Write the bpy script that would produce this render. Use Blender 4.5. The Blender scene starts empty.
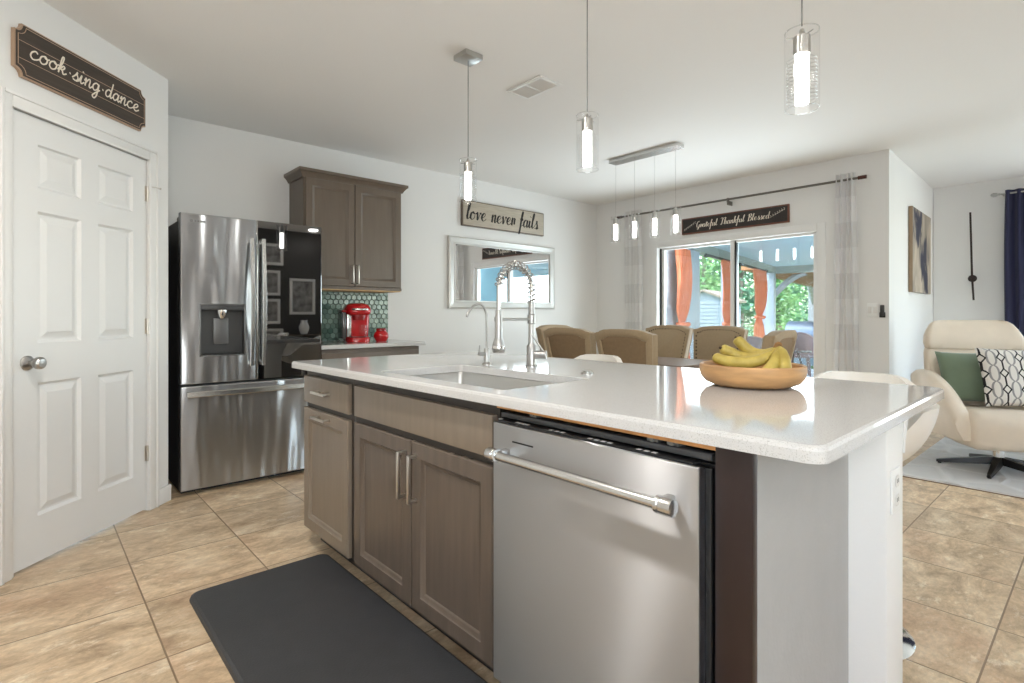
import bpy, bmesh, math, random
from mathutils import Vector, Matrix
random.seed(7)
R = math.radians
PI = math.pi
sc = bpy.context.scene
COL = sc.collection

# ------------------------------------------------------------ camera, world, lights, exposure
cam_d = bpy.data.cameras.new('camera')
cam = bpy.data.objects.new('camera', cam_d); COL.objects.link(cam)
cam.location = (0, 0, 1.14)
cam.rotation_euler = (R(90), 0, R(48.15 - 90))
cam_d.sensor_width = 36.0
cam_d.lens = 36.0 * 540 / 1024
cam_d.shift_y = -26.5 / 1024
cam_d.clip_start = 0.03
cam_d.clip_end = 300
sc.camera = cam

world = bpy.data.worlds.new('sky'); sc.world = world
world.use_nodes = True
wn = world.node_tree.nodes; wl = world.node_tree.links
bg = wn['Background']
sky = wn.new('ShaderNodeTexSky')
sky.sky_type = 'NISHITA'
sky.sun_disc = False
sky.sun_elevation = R(52); sky.sun_rotation = R(200)
sky.air_density = 1.2; sky.dust_density = 1.5
wl.new(sky.outputs[0], bg.inputs[0])
bg.inputs[1].default_value = 1.0

sc.view_settings.view_transform = 'Standard'
sc.view_settings.look = 'None'
sc.view_settings.gamma = 1.0
sc.view_settings.use_curve_mapping = False
sc.view_settings.exposure = 0.2

def lamp(name, kind, loc, energy, rot=(0, 0, 0), size=0.2, size_y=None, color=(1, 1, 1), shape=None, spread=None):
    d = bpy.data.lights.new(name, kind); d.energy = energy; d.color = color
    if kind == 'AREA':
        d.size = size
        d.shape = shape or ('RECTANGLE' if size_y else 'DISK')
        if size_y: d.size_y = size_y
        if spread: d.spread = spread
    if kind == 'POINT': d.shadow_soft_size = size
    if kind == 'SUN': d.angle = R(1.5)
    o = bpy.data.objects.new(name, d); COL.objects.link(o)
    o.location = loc; o.rotation_euler = rot
    return o

lamp('sun', 'SUN', (-10, 20, 30), 3.0, Vector((.55, -.75, -.95)).to_track_quat('-Z', 'Y').to_euler(), color=(1, .95, .88))
# added out-of-view fill lamps, then daylight at the living window and patio door;
# all tilted upward to brighten the ceiling
lamp('added_front_fill', 'AREA', (6.3, -3.12, 1.3), 38, (R(120), 0, 0), 2.0, 1.7, (.97, .985, 1))
lamp('added_breakfast_fill', 'AREA', (-.55, -3.12, 1.55), 60, (R(142), 0, 0), 1.05, 1.3, (.97, .985, 1))
lamp('added_kitchen_fill', 'AREA', (-1.38, -.7, 1.55), 16, (R(130), 0, R(-90)), .95, .95, (.97, .985, 1))
lamp('daylight_living_window', 'AREA', (7.80, -.93, 1.35), 30, (R(118), 0, R(90)), 1.4, 1.7, (.97, .985, 1))
lamp('daylight_patio_door', 'AREA', (5.9, 2.76, 1.0), 62, (R(106), 0, R(90)), 1.6, 1.6, (.97, .99, 1))
sc.cycles.transparent_max_bounces = 24
sc.cycles.glossy_bounces = 6

# ------------------------------------------------------------ helpers
def lin(c):
    c = c / 255.0
    return c / 12.92 if c <= 0.04045 else ((c + 0.055) / 1.055) ** 2.4
def rgb(r, g, b): return (lin(r), lin(g), lin(b), 1)

def newmat(name):
    m = bpy.data.materials.new(name); m.use_nodes = True
    return m, m.node_tree.nodes, m.node_tree.links, m.node_tree.nodes['Principled BSDF']

STEEL_ROT = .25
def mat(name, col, rough=0.5, metal=0.0, var=0.0, scale=8.0, bump=0.0, bscale=40.0, stretch=None, aniso=0.0, spec=None, coat=0.0, emis=0.0, ecol=None, sheen=0.0, rotz=0.0):
    m, n, l, p = newmat(name)
    p.inputs['Base Color'].default_value = col
    p.inputs['Roughness'].default_value = rough
    p.inputs['Metallic'].default_value = metal
    if spec is not None: p.inputs['Specular IOR Level'].default_value = spec
    if coat: p.inputs['Coat Weight'].default_value = coat; p.inputs['Coat Roughness'].default_value = .08
    if sheen: p.inputs['Sheen Weight'].default_value = sheen
    if emis:
        p.inputs['Emission Color'].default_value = ecol or col; p.inputs['Emission Strength'].default_value = emis
    tc = n.new('ShaderNodeTexCoord'); mp = n.new('ShaderNodeMapping')
    l.new(tc.outputs['Object'], mp.inputs[0])
    if stretch: mp.inputs['Scale'].default_value = stretch
    if rotz: mp.inputs['Rotation'].default_value = (0, 0, rotz)
    if var:
        t = n.new('ShaderNodeTexNoise'); t.inputs['Scale'].default_value = scale; t.inputs['Detail'].default_value = 5
        l.new(mp.outputs[0], t.inputs['Vector'])
        r = n.new('ShaderNodeMapRange'); r.inputs['From Min'].default_value = .3; r.inputs['From Max'].default_value = .7
        r.inputs['To Min'].default_value = 1 - var; r.inputs['To Max'].default_value = 1 + var
        l.new(t.outputs[0], r.inputs['Value'])
        mx = n.new('ShaderNodeMix'); mx.data_type = 'RGBA'; mx.blend_type = 'MULTIPLY'; mx.inputs[0].default_value = 1
        mx.inputs[6].default_value = col
        l.new(r.outputs[0], mx.inputs[7]); l.new(mx.outputs[2], p.inputs['Base Color'])
    if bump:
        t = n.new('ShaderNodeTexNoise'); t.inputs['Scale'].default_value = bscale; t.inputs['Detail'].default_value = 3
        l.new(mp.outputs[0], t.inputs['Vector'])
        b = n.new('ShaderNodeBump'); b.inputs['Strength'].default_value = bump; b.inputs['Distance'].default_value = .01
        l.new(t.outputs[0], b.inputs['Height']); l.new(b.outputs[0], p.inputs['Normal'])
    if aniso:
        p.inputs['Anisotropic'].default_value = aniso
        p.inputs['Anisotropic Rotation'].default_value = STEEL_ROT
        tg = n.new('ShaderNodeTangent'); tg.direction_type = 'RADIAL'; tg.axis = 'Z'
        l.new(tg.outputs[0], p.inputs['Tangent'])
    return m

def glassy(name, tint=(1, 1, 1, 1), rough=0.0, ior=1.45, base=0.0, edge=1.0):
    """thin clear glass: lets light straight through and mirrors by angle"""
    m, n, l, p = newmat(name)
    n.remove(p)
    out = n['Material Output']
    tr = n.new('ShaderNodeBsdfTransparent'); tr.inputs[0].default_value = tint
    gl = n.new('ShaderNodeBsdfGlossy'); gl.inputs['Roughness'].default_value = rough
    lw = n.new('ShaderNodeLayerWeight'); lw.inputs[0].default_value = .5
    f0 = ((ior - 1) / (ior + 1)) ** 2 * 1.9 + base
    pw_ = n.new('ShaderNodeMath'); pw_.operation = 'POWER'; pw_.inputs[1].default_value = 5
    ad = n.new('ShaderNodeMath'); ad.operation = 'MULTIPLY_ADD'; ad.use_clamp = True; ad.inputs[1].default_value = edge * (1 - f0); ad.inputs[2].default_value = f0
    mx = n.new('ShaderNodeMixShader')
    l.new(lw.outputs['Facing'], pw_.inputs[0]); l.new(pw_.outputs[0], ad.inputs[0]); l.new(ad.outputs[0], mx.inputs[0])
    l.new(tr.outputs[0], mx.inputs[1]); l.new(gl.outputs[0], mx.inputs[2]); l.new(mx.outputs[0], out.inputs[0])
    return m

class B:
    def __init__(s): s.bm = bmesh.new()
    def box(s, a, b, r=0.0, seg=2, rot=None):
        x0, x1 = sorted((a[0], b[0])); y0, y1 = sorted((a[1], b[1])); z0, z1 = sorted((a[2], b[2]))
        t = bmesh.new(); bmesh.ops.create_cube(t, size=1)
        for v in t.verts: v.co = Vector(((x0 + x1) / 2 + v.co.x * (x1 - x0), (y0 + y1) / 2 + v.co.y * (y1 - y0), (z0 + z1) / 2 + v.co.z * (z1 - z0)))
        if r > 0:
            r = min(r, .49 * min(x1 - x0, y1 - y0, z1 - z0))
            bmesh.ops.bevel(t, geom=t.edges[:], offset=r, segments=seg, affect='EDGES', profile=.5)
        if rot is not None:
            for v in t.verts: v.co = rot @ v.co
        s.join(t); return s
    def join(s, t):
        mp = {v: s.bm.verts.new(v.co) for v in t.verts}
        for f in t.faces:
            try: s.bm.faces.new([mp[v] for v in f.verts])
            except ValueError: pass
        t.free()
    def loft(s, rings, cap0=True, cap1=True, closed=True):
        rr = [[s.bm.verts.new(p) for p in ring] for ring in rings]
        n = len(rr[0])
        for i in range(len(rr) - 1):
            for j in range(n if closed else n - 1):
                k = (j + 1) % n
                s.bm.faces.new([rr[i][j], rr[i][k], rr[i + 1][k], rr[i + 1][j]])
        if cap0 and closed: s.bm.faces.new(list(reversed(rr[0])))
        if cap1 and closed: s.bm.faces.new(rr[-1])
        return s
    def tube(s, pts, rad, n=12, flat=None, cap=True):
        pts = [Vector(p) for p in pts]
        if not hasattr(rad, '__len__'): rad = [rad] * len(pts)
        rings = []; up = None
        for i, p in enumerate(pts):
            t = (pts[min(i + 1, len(pts) - 1)] - pts[max(i - 1, 0)])
            if t.length < 1e-9: t = Vector((0, 0, 1))
            t.normalize()
            if up is None:
                up = Vector((0, 0, 1)) if abs(t.z) < .9 else Vector((1, 0, 0))
            a = t.cross(up)
            if a.length < 1e-6: a = t.orthogonal()
            a.normalize(); c = a.cross(t).normalized(); up = c
            ring = []
            for k in range(n):
                an = 2 * PI * k / n
                off = a * math.cos(an) * rad[i] + c * math.sin(an) * rad[i]
                if flat is not None:
                    nn, q = flat; d = off.dot(nn); off = off - nn * d * (1 - q)
                ring.append(p + off)
            rings.append(ring)
        s.loft(rings, cap, cap); return s
    def cyl(s, p0, p1, r0, r1=None, n=24):
        return s.tube([p0, p1], [r0, r0 if r1 is None else r1], n)
    def lathe(s, prof, c=(0, 0, 0), n=32, axis='z'):
        rings = []
        for r, z in prof:
            ring = []
            for k in range(n):
                a = 2 * PI * k / n
                u, v = r * math.cos(a), r * math.sin(a)
                q = (u, v, z) if axis == 'z' else ((z, u, v) if axis == 'x' else (u, z, -v))
                ring.append((c[0] + q[0], c[1] + q[1], c[2] + q[2]))
            rings.append(ring)
        s.loft(rings, prof[0][0] > 1e-5 or True, True); return s
    def prism(s, pts, vec):
        vec = Vector(vec); a = [s.bm.verts.new(p) for p in pts]; b = [s.bm.verts.new(Vector(p) + vec) for p in pts]
        n = len(a)
        s.bm.faces.new(a); s.bm.faces.new(list(reversed(b)))
        for i in range(n):
            k = (i + 1) % n; s.bm.faces.new([a[i], b[i], b[k], a[k]])
        return s
    def grid(s, fn, nu, nv, thick=None, closed_u=False):
        """fn(u,v)->point; thick: (offset vector or fn) second skin"""
        def skin(f):
            return [[s.bm.verts.new(f(i / nu, j / nv)) for j in range(nv + 1)] for i in range(nu + (0 if closed_u else 1))]
        def faces(g, flip):
            m = len(g)
            for i in range(m if closed_u else m - 1):
                for j in range(nv):
                    q = [g[i][j], g[(i + 1) % m][j], g[(i + 1) % m][j + 1], g[i][j + 1]]
                    s.bm.faces.new(list(reversed(q)) if flip else q)
        a = skin(fn); faces(a, False)
        if thick:
            b = skin(lambda u, v: thick(u, v)); faces(b, True)
            m = len(a)
            for i in range(m if closed_u else m - 1):
                k = (i + 1) % m
                s.bm.faces.new([a[k][0], a[i][0], b[i][0], b[k][0]]); s.bm.faces.new([a[i][nv], a[k][nv], b[k][nv], b[i][nv]])
            if not closed_u:
                for j in range(nv):
                    s.bm.faces.new([a[0][j], a[0][j + 1], b[0][j + 1], b[0][j]]); s.bm.faces.new([a[-1][j + 1], a[-1][j], b[-1][j], b[-1][j + 1]])
        return s
    def xf(s, M):
        for v in s.bm.verts: v.co = M @ v.co
        return s

def rootloc(o):
    while o.parent: o = o.parent
    return Vector(o.location)

def obj(name, b, m, parent=None, smooth=True, angle=38, label=None, sub=0):
    me = bpy.data.meshes.new(name)
    bmesh.ops.recalc_face_normals(b.bm, faces=b.bm.faces[:])
    vs = [v.co.copy() for v in b.bm.verts]
    if parent is not None: off = rootloc(parent)
    else:
        lo = [min(v[i] for v in vs) for i in range(3)]; hi = [max(v[i] for v in vs) for i in range(3)]
        off = Vector(((lo[0] + hi[0]) / 2, (lo[1] + hi[1]) / 2, lo[2]))
    for v in b.bm.verts: v.co -= off
    b.bm.to_mesh(me); b.bm.free()
    if smooth:
        me.polygons.foreach_set('use_smooth', [True] * len(me.polygons))
        me.set_sharp_from_angle(angle=R(angle))
    o = bpy.data.objects.new(name, me); COL.objects.link(o)
    if m is not None: me.materials.append(m)
    if parent is not None: o.parent = parent
    else: o.location = off
    if label: o['label'] = label
    if sub:
        md = o.modifiers.new('smooth', 'SUBSURF'); md.levels = sub; md.render_levels = sub
    return o

def tag(o, label, cat, group=None):
    o['label'] = label; o['category'] = cat
    if group: o['group'] = group
    return o
def thing(name, label, cat, loc=(0, 0, 0), group=None):
    o = bpy.data.objects.new(name, None); COL.objects.link(o); o.location = loc
    o.empty_display_size = .1
    return tag(o, label, cat, group)
def struct(name, b, m, **k):
    o = obj(name, b, m, **k); o['kind'] = 'structure'; return o
def dup(root, loc, rotz=0, label=None):
    def cp(o, par):
        c = o.copy(); COL.objects.link(c); c.parent = par
        for ch in list(o.children): cp(ch, c)
        return c
    r = cp(root, None); r.location = loc; r.rotation_euler = (0, 0, rotz)
    if label: r['label'] = label
    return r

def cr(pts, n=8, closed=False):
    """Catmull-Rom through points"""
    pts = [Vector(p) for p in pts]; out = []
    m = len(pts)
    if m < 3: return pts
    rng = range(m if closed else m - 1)
    for i in rng:
        if closed: p0, p1, p2, p3 = pts[i - 1], pts[i], pts[(i + 1) % m], pts[(i + 2) % m]
        else: p0, p1, p2, p3 = pts[max(i - 1, 0)], pts[i], pts[i + 1], pts[min(i + 2, m - 1)]
        for k in range(n):
            t = k / n
            out.append(.5 * ((2 * p1) + (p2 - p0) * t + (2 * p0 - 5 * p1 + 4 * p2 - p3) * t * t + (3 * p1 - p0 - 3 * p2 + p3) * t ** 3))
    if not closed: out.append(pts[-1])
    return out

# ------------------------------------------------------------ materials
M = {}
M['wall'] = mat('wall_paint', rgb(232, 231, 229), .65, bump=.06, bscale=220)
M['ceil'] = mat('ceiling_paint', rgb(242, 240, 237), .8, bump=.12, bscale=120)
M['trimw'] = mat('white_trim', rgb(232, 231, 229), .35)
M['doorw'] = mat('white_door', rgb(230, 230, 229), .38)
M['steel'] = mat('brushed_steel', (.58, .585, .60, 1), .42, 1.0, aniso=1.0)
def fridge_steel():
    m, n, l, p = newmat('fridge_steel')
    p.inputs['Base Color'].default_value = (.50, .515, .54, 1); p.inputs['Metallic'].default_value = 1
    p.inputs['Roughness'].default_value = .30; p.inputs['Anisotropic'].default_value = .9; p.inputs['Anisotropic Rotation'].default_value = .25
    tg = n.new('ShaderNodeTangent'); tg.direction_type = 'RADIAL'; tg.axis = 'Z'; l.new(tg.outputs[0], p.inputs['Tangent'])
    tc = n.new('ShaderNodeTexCoord'); mp = n.new('ShaderNodeMapping'); mp.inputs['Scale'].default_value = (7, 1, 1.2)
    l.new(tc.outputs['Object'], mp.inputs[0])
    t = n.new('ShaderNodeTexNoise'); t.inputs['Scale'].default_value = 1; t.inputs['Detail'].default_value = 1.0
    l.new(mp.outputs[0], t.inputs['Vector'])
    b = n.new('ShaderNodeBump'); b.inputs['Strength'].default_value = 1.0; b.inputs['Distance'].default_value = .035
    l.new(t.outputs[0], b.inputs['Height']); l.new(b.outputs[0], p.inputs['Normal'])
    return m
M['fsteel'] = fridge_steel()
M['handle'] = mat('satin_handle', (.62, .62, .61, 1), .25, 1.0)
M['nickel'] = mat('brushed_nickel', (.66, .62, .57, 1), .3, 1.0)
M['fnickel'] = mat('faucet_nickel', (.46, .45, .44, 1), .36, 1.0)
M['chrome'] = mat('chrome', (.8, .8, .8, 1), .08, 1.0)
M['sink'] = mat('sink_steel', (.55, .54, .52, 1), .35, 1.0, bump=.03, bscale=60)
M['bracket'] = mat('dull_zinc_bracket', rgb(128, 126, 122), .5, .6)
M['black'] = mat('black_plastic', rgb(18, 18, 19), .45)
M['dgray'] = mat('dark_gray_plastic', rgb(62, 62, 63), .4)
M['fside'] = mat('fridge_case_gray', rgb(38, 38, 40), .45)
M['bglass'] = mat('black_glass', rgb(6, 6, 7), .02, spec=1.0, coat=1.0)
M['bglass'].node_tree.nodes['Principled BSDF'].inputs['Coat IOR'].default_value = 2.2
M['bglass'].node_tree.nodes['Principled BSDF'].inputs['Coat Roughness'].default_value = .02
M['cab'] = mat('brown_stained_cabinet', rgb(130, 116, 101), .29, var=.07, scale=3, stretch=(12, 12, 1.2), bump=.02, bscale=30)
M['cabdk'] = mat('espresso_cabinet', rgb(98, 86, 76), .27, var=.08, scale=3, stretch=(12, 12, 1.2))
M['cabup'] = mat('umber_wall_cabinet', rgb(104, 91, 79), .36, var=.07, scale=3, stretch=(12, 12, 1.2))
M['filler'] = mat('dark_filler_strip', rgb(42, 27, 24), .35, var=.1, scale=4, stretch=(12, 12, 1))
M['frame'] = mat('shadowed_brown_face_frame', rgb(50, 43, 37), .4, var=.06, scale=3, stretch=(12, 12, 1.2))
M['kick'] = mat('dark_toe_kick', rgb(28, 22, 19), .5)
M['ply'] = mat('raw_plywood_edge', rgb(196, 140, 84), .6, var=.15, scale=20)
M['rawwood'] = mat('pale_cabinet_underside', rgb(215, 178, 128), .55)
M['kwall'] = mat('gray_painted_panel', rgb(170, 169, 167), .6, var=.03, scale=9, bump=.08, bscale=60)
M['white'] = mat('white_plastic', rgb(238, 238, 236), .35)
M['pale'] = mat('pale_plate', rgb(228, 226, 222), .4)

def quartz():
    m, n, l, p = newmat('white_quartz')
    p.inputs['Roughness'].default_value = .06; p.inputs['Specular IOR Level'].default_value = .30
    tc = n.new('ShaderNodeTexCoord')
    v = n.new('ShaderNodeTexNoise'); v.inputs['Scale'].default_value = 420; v.inputs['Detail'].default_value = 2
    l.new(tc.outputs['Object'], v.inputs['Vector'])
    r = n.new('ShaderNodeValToRGB'); e = r.color_ramp.elements
    e[0].position = .32; e[0].color = rgb(176, 173, 169); e[1].position = .45; e[1].color = rgb(205, 203, 201)
    l.new(v.outputs[0], r.inputs[0])
    s = n.new('ShaderNodeTexVoronoi'); s.inputs['Scale'].default_value = 55; l.new(tc.outputs['Object'], s.inputs['Vector'])
    rr = n.new('ShaderNodeMath'); rr.operation = 'LESS_THAN'; rr.inputs[1].default_value = .07; l.new(s.outputs['Distance'], rr.inputs[0])
    mx = n.new('ShaderNodeMix'); mx.data_type = 'RGBA'; mx.inputs[7].default_value = rgb(180, 177, 173)
    l.new(rr.outputs[0], mx.inputs[0]); l.new(r.outputs[0], mx.inputs[6]); l.new(mx.outputs[2], p.inputs['Base Color'])
    return m
M['quartz'] = quartz()

def floor_tiles():
    m, n, l, p = newmat('travertine_tile')
    p.inputs['Roughness'].default_value = .38
    tc = n.new('ShaderNodeTexCoord'); sx = n.new('ShaderNodeSeparateXYZ'); l.new(tc.outputs['Object'], sx.inputs[0])
    def math_(op, a, b=None, c=None):
        q = n.new('ShaderNodeMath'); q.operation = op
        for i, v in enumerate((a, b, c)):
            if v is None: continue
            if isinstance(v, (int, float)): q.inputs[i].default_value = v
            else: l.new(v, q.inputs[i])
        return q.outputs[0]
    S = .4555
    ux = math_('DIVIDE', math_('SUBTRACT', sx.outputs[0], .345 - 20 * S), S)
    uy = math_('DIVIDE', math_('SUBTRACT', sx.outputs[1], 2.562 - 20 * S), S)
    fx, fy = math_('FRACT', ux), math_('FRACT', uy)
    ex = math_('MINIMUM', fx, math_('SUBTRACT', 1.0, fx)); ey = math_('MINIMUM', fy, math_('SUBTRACT', 1.0, fy))
    e = math_('MINIMUM', ex, ey)
    grout = math_('LESS_THAN', e, .0065)
    cell = n.new('ShaderNodeCombineXYZ'); l.new(math_('FLOOR', ux), cell.inputs[0]); l.new(math_('FLOOR', uy), cell.inputs[1])
    wn_ = n.new('ShaderNodeTexWhiteNoise'); wn_.noise_dimensions = '3D'; l.new(cell.outputs[0], wn_.inputs['Vector'])
    add = n.new('ShaderNodeVectorMath'); add.operation = 'MULTIPLY_ADD'
    l.new(wn_.outputs['Color'], add.inputs[0]); add.inputs[1].default_value = (30, 30, 30); l.new(tc.outputs['Object'], add.inputs[2])
    mp = n.new('ShaderNodeMapping'); mp.inputs['Scale'].default_value = (1.3, 2.4, 1); mp.inputs['Rotation'].default_value = (0, 0, .04)
    l.new(add.outputs[0], mp.inputs[0])
    n1 = n.new('ShaderNodeTexNoise'); n1.inputs['Scale'].default_value = 3.4; n1.inputs['Detail'].default_value = 10; n1.inputs['Roughness'].default_value = .70; n1.inputs['Distortion'].default_value = .5
    l.new(mp.outputs[0], n1.inputs['Vector'])
    r1 = n.new('ShaderNodeValToRGB'); q = r1.color_ramp.elements
    q[0].position = .30; q[0].color = rgb(160, 134, 105); q[1].position = .70; q[1].color = rgb(242, 222, 191)
    k = r1.color_ramp.elements.new(.5); k.color = rgb(212, 186, 152)
    l.new(n1.outputs[0], r1.inputs[0])
    n2 = n.new('ShaderNodeTexNoise'); n2.inputs['Scale'].default_value = 6; n2.inputs['Detail'].default_value = 9; n2.inputs['Roughness'].default_value = .74
    l.new(mp.outputs[0], n2.inputs['Vector'])
    r2 = n.new('ShaderNodeMapRange'); r2.inputs['From Min'].default_value = .56; r2.inputs['From Max'].default_value = .66; r2.inputs['To Max'].default_value = .75
    l.new(n2.outputs[0], r2.inputs['Value'])
    mx = n.new('ShaderNodeMix'); mx.data_type = 'RGBA'; mx.inputs[7].default_value = rgb(246, 233, 208)
    l.new(r2.outputs[0], mx.inputs[0]); l.new(r1.outputs[0], mx.inputs[6])
    n3 = n.new('ShaderNodeTexNoise'); n3.inputs['Scale'].default_value = 2.2; n3.inputs['Detail'].default_value = 4
    l.new(add.outputs[0], n3.inputs['Vector'])
    r3 = n.new('ShaderNodeMapRange'); r3.inputs['From Min'].default_value = .52; r3.inputs['From Max'].default_value = .72; r3.inputs['To Max'].default_value = .5
    l.new(n3.outputs[0], r3.inputs['Value'])
    mxr = n.new('ShaderNodeMix'); mxr.data_type = 'RGBA'; mxr.inputs[7].default_value = rgb(186, 144, 112)
    l.new(r3.outputs[0], mxr.inputs[0]); l.new(mx.outputs[2], mxr.inputs[6])
    tone = n.new('ShaderNodeMapRange'); tone.inputs['To Min'].default_value = .86; tone.inputs['To Max'].default_value = 1.06
    l.new(wn_.outputs['Value'], tone.inputs['Value'])
    n4 = n.new('ShaderNodeTexNoise'); n4.inputs['Scale'].default_value = 26; n4.inputs['Detail'].default_value = 6; n4.inputs['Roughness'].default_value = .75
    l.new(mp.outputs[0], n4.inputs['Vector'])
    r4 = n.new('ShaderNodeMapRange'); r4.inputs['From Min'].default_value = .3; r4.inputs['From Max'].default_value = .7; r4.inputs['To Min'].default_value = .80; r4.inputs['To Max'].default_value = 1.16
    l.new(n4.outputs[0], r4.inputs['Value'])
    mf = n.new('ShaderNodeMix'); mf.data_type = 'RGBA'; mf.blend_type = 'MULTIPLY'; mf.inputs[0].default_value = 1
    l.new(mxr.outputs[2], mf.inputs[6]); l.new(r4.outputs[0], mf.inputs[7])
    mt = n.new('ShaderNodeMix'); mt.data_type = 'RGBA'; mt.blend_type = 'MULTIPLY'; mt.inputs[0].default_value = 1
    l.new(mf.outputs[2], mt.inputs[6]); l.new(tone.outputs[0], mt.inputs[7])
    mg = n.new('ShaderNodeMix'); mg.data_type = 'RGBA'; mg.inputs[7].default_value = rgb(140, 116, 90)
    l.new(grout, mg.inputs[0]); l.new(mt.outputs[2], mg.inputs[6]); l.new(mg.outputs[2], p.inputs['Base Color'])
    h = n.new('ShaderNodeMapRange'); h.inputs['From Max'].default_value = .012; l.new(e, h.inputs['Value'])
    b = n.new('ShaderNodeBump'); b.inputs['Strength'].default_value = .35; b.inputs['Distance'].default_value = .003
    l.new(h.outputs[0], b.inputs['Height']); l.new(b.outputs[0], p.inputs['Normal'])
    return m
M['floor'] = floor_tiles()
M['win'] = glassy('window_glass', (.93, .98, 1, 1), base=.02)
M['clear'] = glassy('clear_glass', (.97, .97, .97, 1), ior=1.35)
M['mirror'] = mat('mirror_silver', (.82, .83, .84, 1), .01, 1.0)
M['bevelmir'] = mat('pale_silver_frame', rgb(205, 204, 200), .3, .25)
M['silverfr'] = mat('silver_frame_edge', rgb(190, 188, 184), .3, .7)
M['glow'] = mat('lit_frosted_glass', rgb(255, 252, 246), .4, emis=9.0, ecol=(1, .98, .95, 1))
M['signdark'] = mat('dark_stained_plank', rgb(66, 56, 48), .6, var=.25, scale=5, stretch=(1, 1, 12))
M['signedge'] = mat('tan_sign_edge', rgb(178, 150, 126), .5)
M['letterw'] = mat('cream_lettering', rgb(238, 228, 212), .5)
M['signlt'] = mat('weathered_gray_plank', rgb(182, 172, 156), .6, var=.12, scale=4, stretch=(1.5, 1, 14))
M['signfr'] = mat('sign_gray_brown_edge', rgb(110, 98, 86), .6)
M['letterb'] = mat('black_brush_lettering', rgb(28, 25, 23), .6)
M['signbr'] = mat('red_brown_frame', rgb(110, 66, 48), .5, var=.15)
M['signbk'] = mat('charcoal_board', rgb(44, 38, 35), .6, var=.15, scale=6, stretch=(1, 2, 12))

# ------------------------------------------------------------ setting
CZ = 2.585
b = B().box((-2.2, -3.3, -.12), (5.70, 4.75, 0)); b.box((5.70, -3.3, -.12), (7.9, 1.5, 0)); struct('floor', b, M['floor'], smooth=False)
fl = bpy.data.objects['floor']
# keep object coords equal to world coords for the tile grid
for v in fl.data.vertices: v.co += Vector(fl.location)
fl.location = (0, 0, 0)
b = B().box((-2.2, -3.3, CZ), (5.76, 4.75, CZ + .2)); b.box((5.76, -3.3, CZ), (7.9, 1.55, CZ + .2)); struct('ceiling', b, M['ceil'], smooth=False)
b = B().box((.60, 4.56, 0), (5.70, 4.72, CZ)); struct('wall_back', b, M['wall'], smooth=False)
# slider wall with opening y 1.88..3.64, z 0..1.94
SX = 5.58; OY0, OY1, OZ = 1.855, 3.665, 1.965
b = B().box((SX, 1.311, 0), (SX + .16, OY0, CZ)); b.box((SX, OY1, 0), (SX + .16, 4.56, CZ)); b.box((SX, OY0, OZ), (SX + .16, OY1, CZ))
struct('wall_dining', b, M['wall'], smooth=False)
b = B().prism([(SX + .16, 1.317, 0), (7.86, 1.394, 0), (7.86, 1.52, 0), (SX + .16, 1.52, 0)], (0, 0, CZ)); struct('wall_living', b, M['wall'], smooth=False)
b = B().box((7.7, .12 - .28, 0), (7.86, 1.385, CZ)); b.box((7.7, -3.0, 0), (7.86, -1.7, CZ)); b.box((7.7, -1.7, 0), (7.86, -.16, .45)); b.box((7.7, -1.7, 2.4), (7.86, -.16, CZ))
struct('wall_far', b, M['wall'], smooth=False)
b = B().box((-1.3, -3.16, 0), (-1.1, -3.0, CZ)); b.box((0.0, -3.16, 0), (5.2, -3.0, CZ)); b.box((-1.1, -3.16, 0), (0.0, -3.0, .9)); b.box((-1.1, -3.16, 2.3), (0.0, -3.0, CZ)); b.box((5.2, -3.16, 0), (5.3, -3.0, CZ)); b.box((7.3, -3.16, 0), (7.86, -3.0, CZ)); b.box((5.3, -3.16, 0), (7.3, -3.0, .45)); b.box((5.3, -3.16, 2.45), (7.3, -3.0, CZ))
struct('wall_front', b, M['wall'], smooth=False)
b = B().box((-1.46, -3.0, 0), (-1.3, -1.2, CZ)); b.box((-1.46, -.2, 0), (-1.3, 2.2, CZ)); b.box((-1.46, -1.2, 0), (-1.3, -.2, 1.05)); b.box((-1.46, -1.2, 2.12), (-1.3, -.2, CZ))
struct('wall_left', b, M['wall'], smooth=False)
# diagonal pantry wall: s runs along the wall from its right corner, o is depth into the wall
R2 = math.sqrt(.5)
def pw(s, z, o=0.0): return Vector((.64 - R2 * s - R2 * o, 3.88 - R2 * s + R2 * o, z))
def pbox(b, s0, s1, z0, z1, o0, o1, r=0):
    t = B().box((s0, o0, z0), (s1, o1, z1), r)
    for v in t.bm.verts: v.co = pw(v.co.x, v.co.z, v.co.y)
    b.join(t.bm); return b
DS0, DS1, DZ = .168, .972, 2.044
b = B(); pbox(b, 0, DS0, 0, CZ, 0, .12); pbox(b, DS1, 2.75, 0, CZ, 0, .12); pbox(b, DS0, DS1, DZ, CZ, 0, .12)
b.box((.60, 3.92, 0), (.64, 4.56, CZ))
struct('wall_pantry', b, M['wall'], smooth=False)
b = B(); pbox(b, .2, .95, 0, CZ, .55, .6); struct('wall_closet', b, M['wall'], smooth=False)
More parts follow.
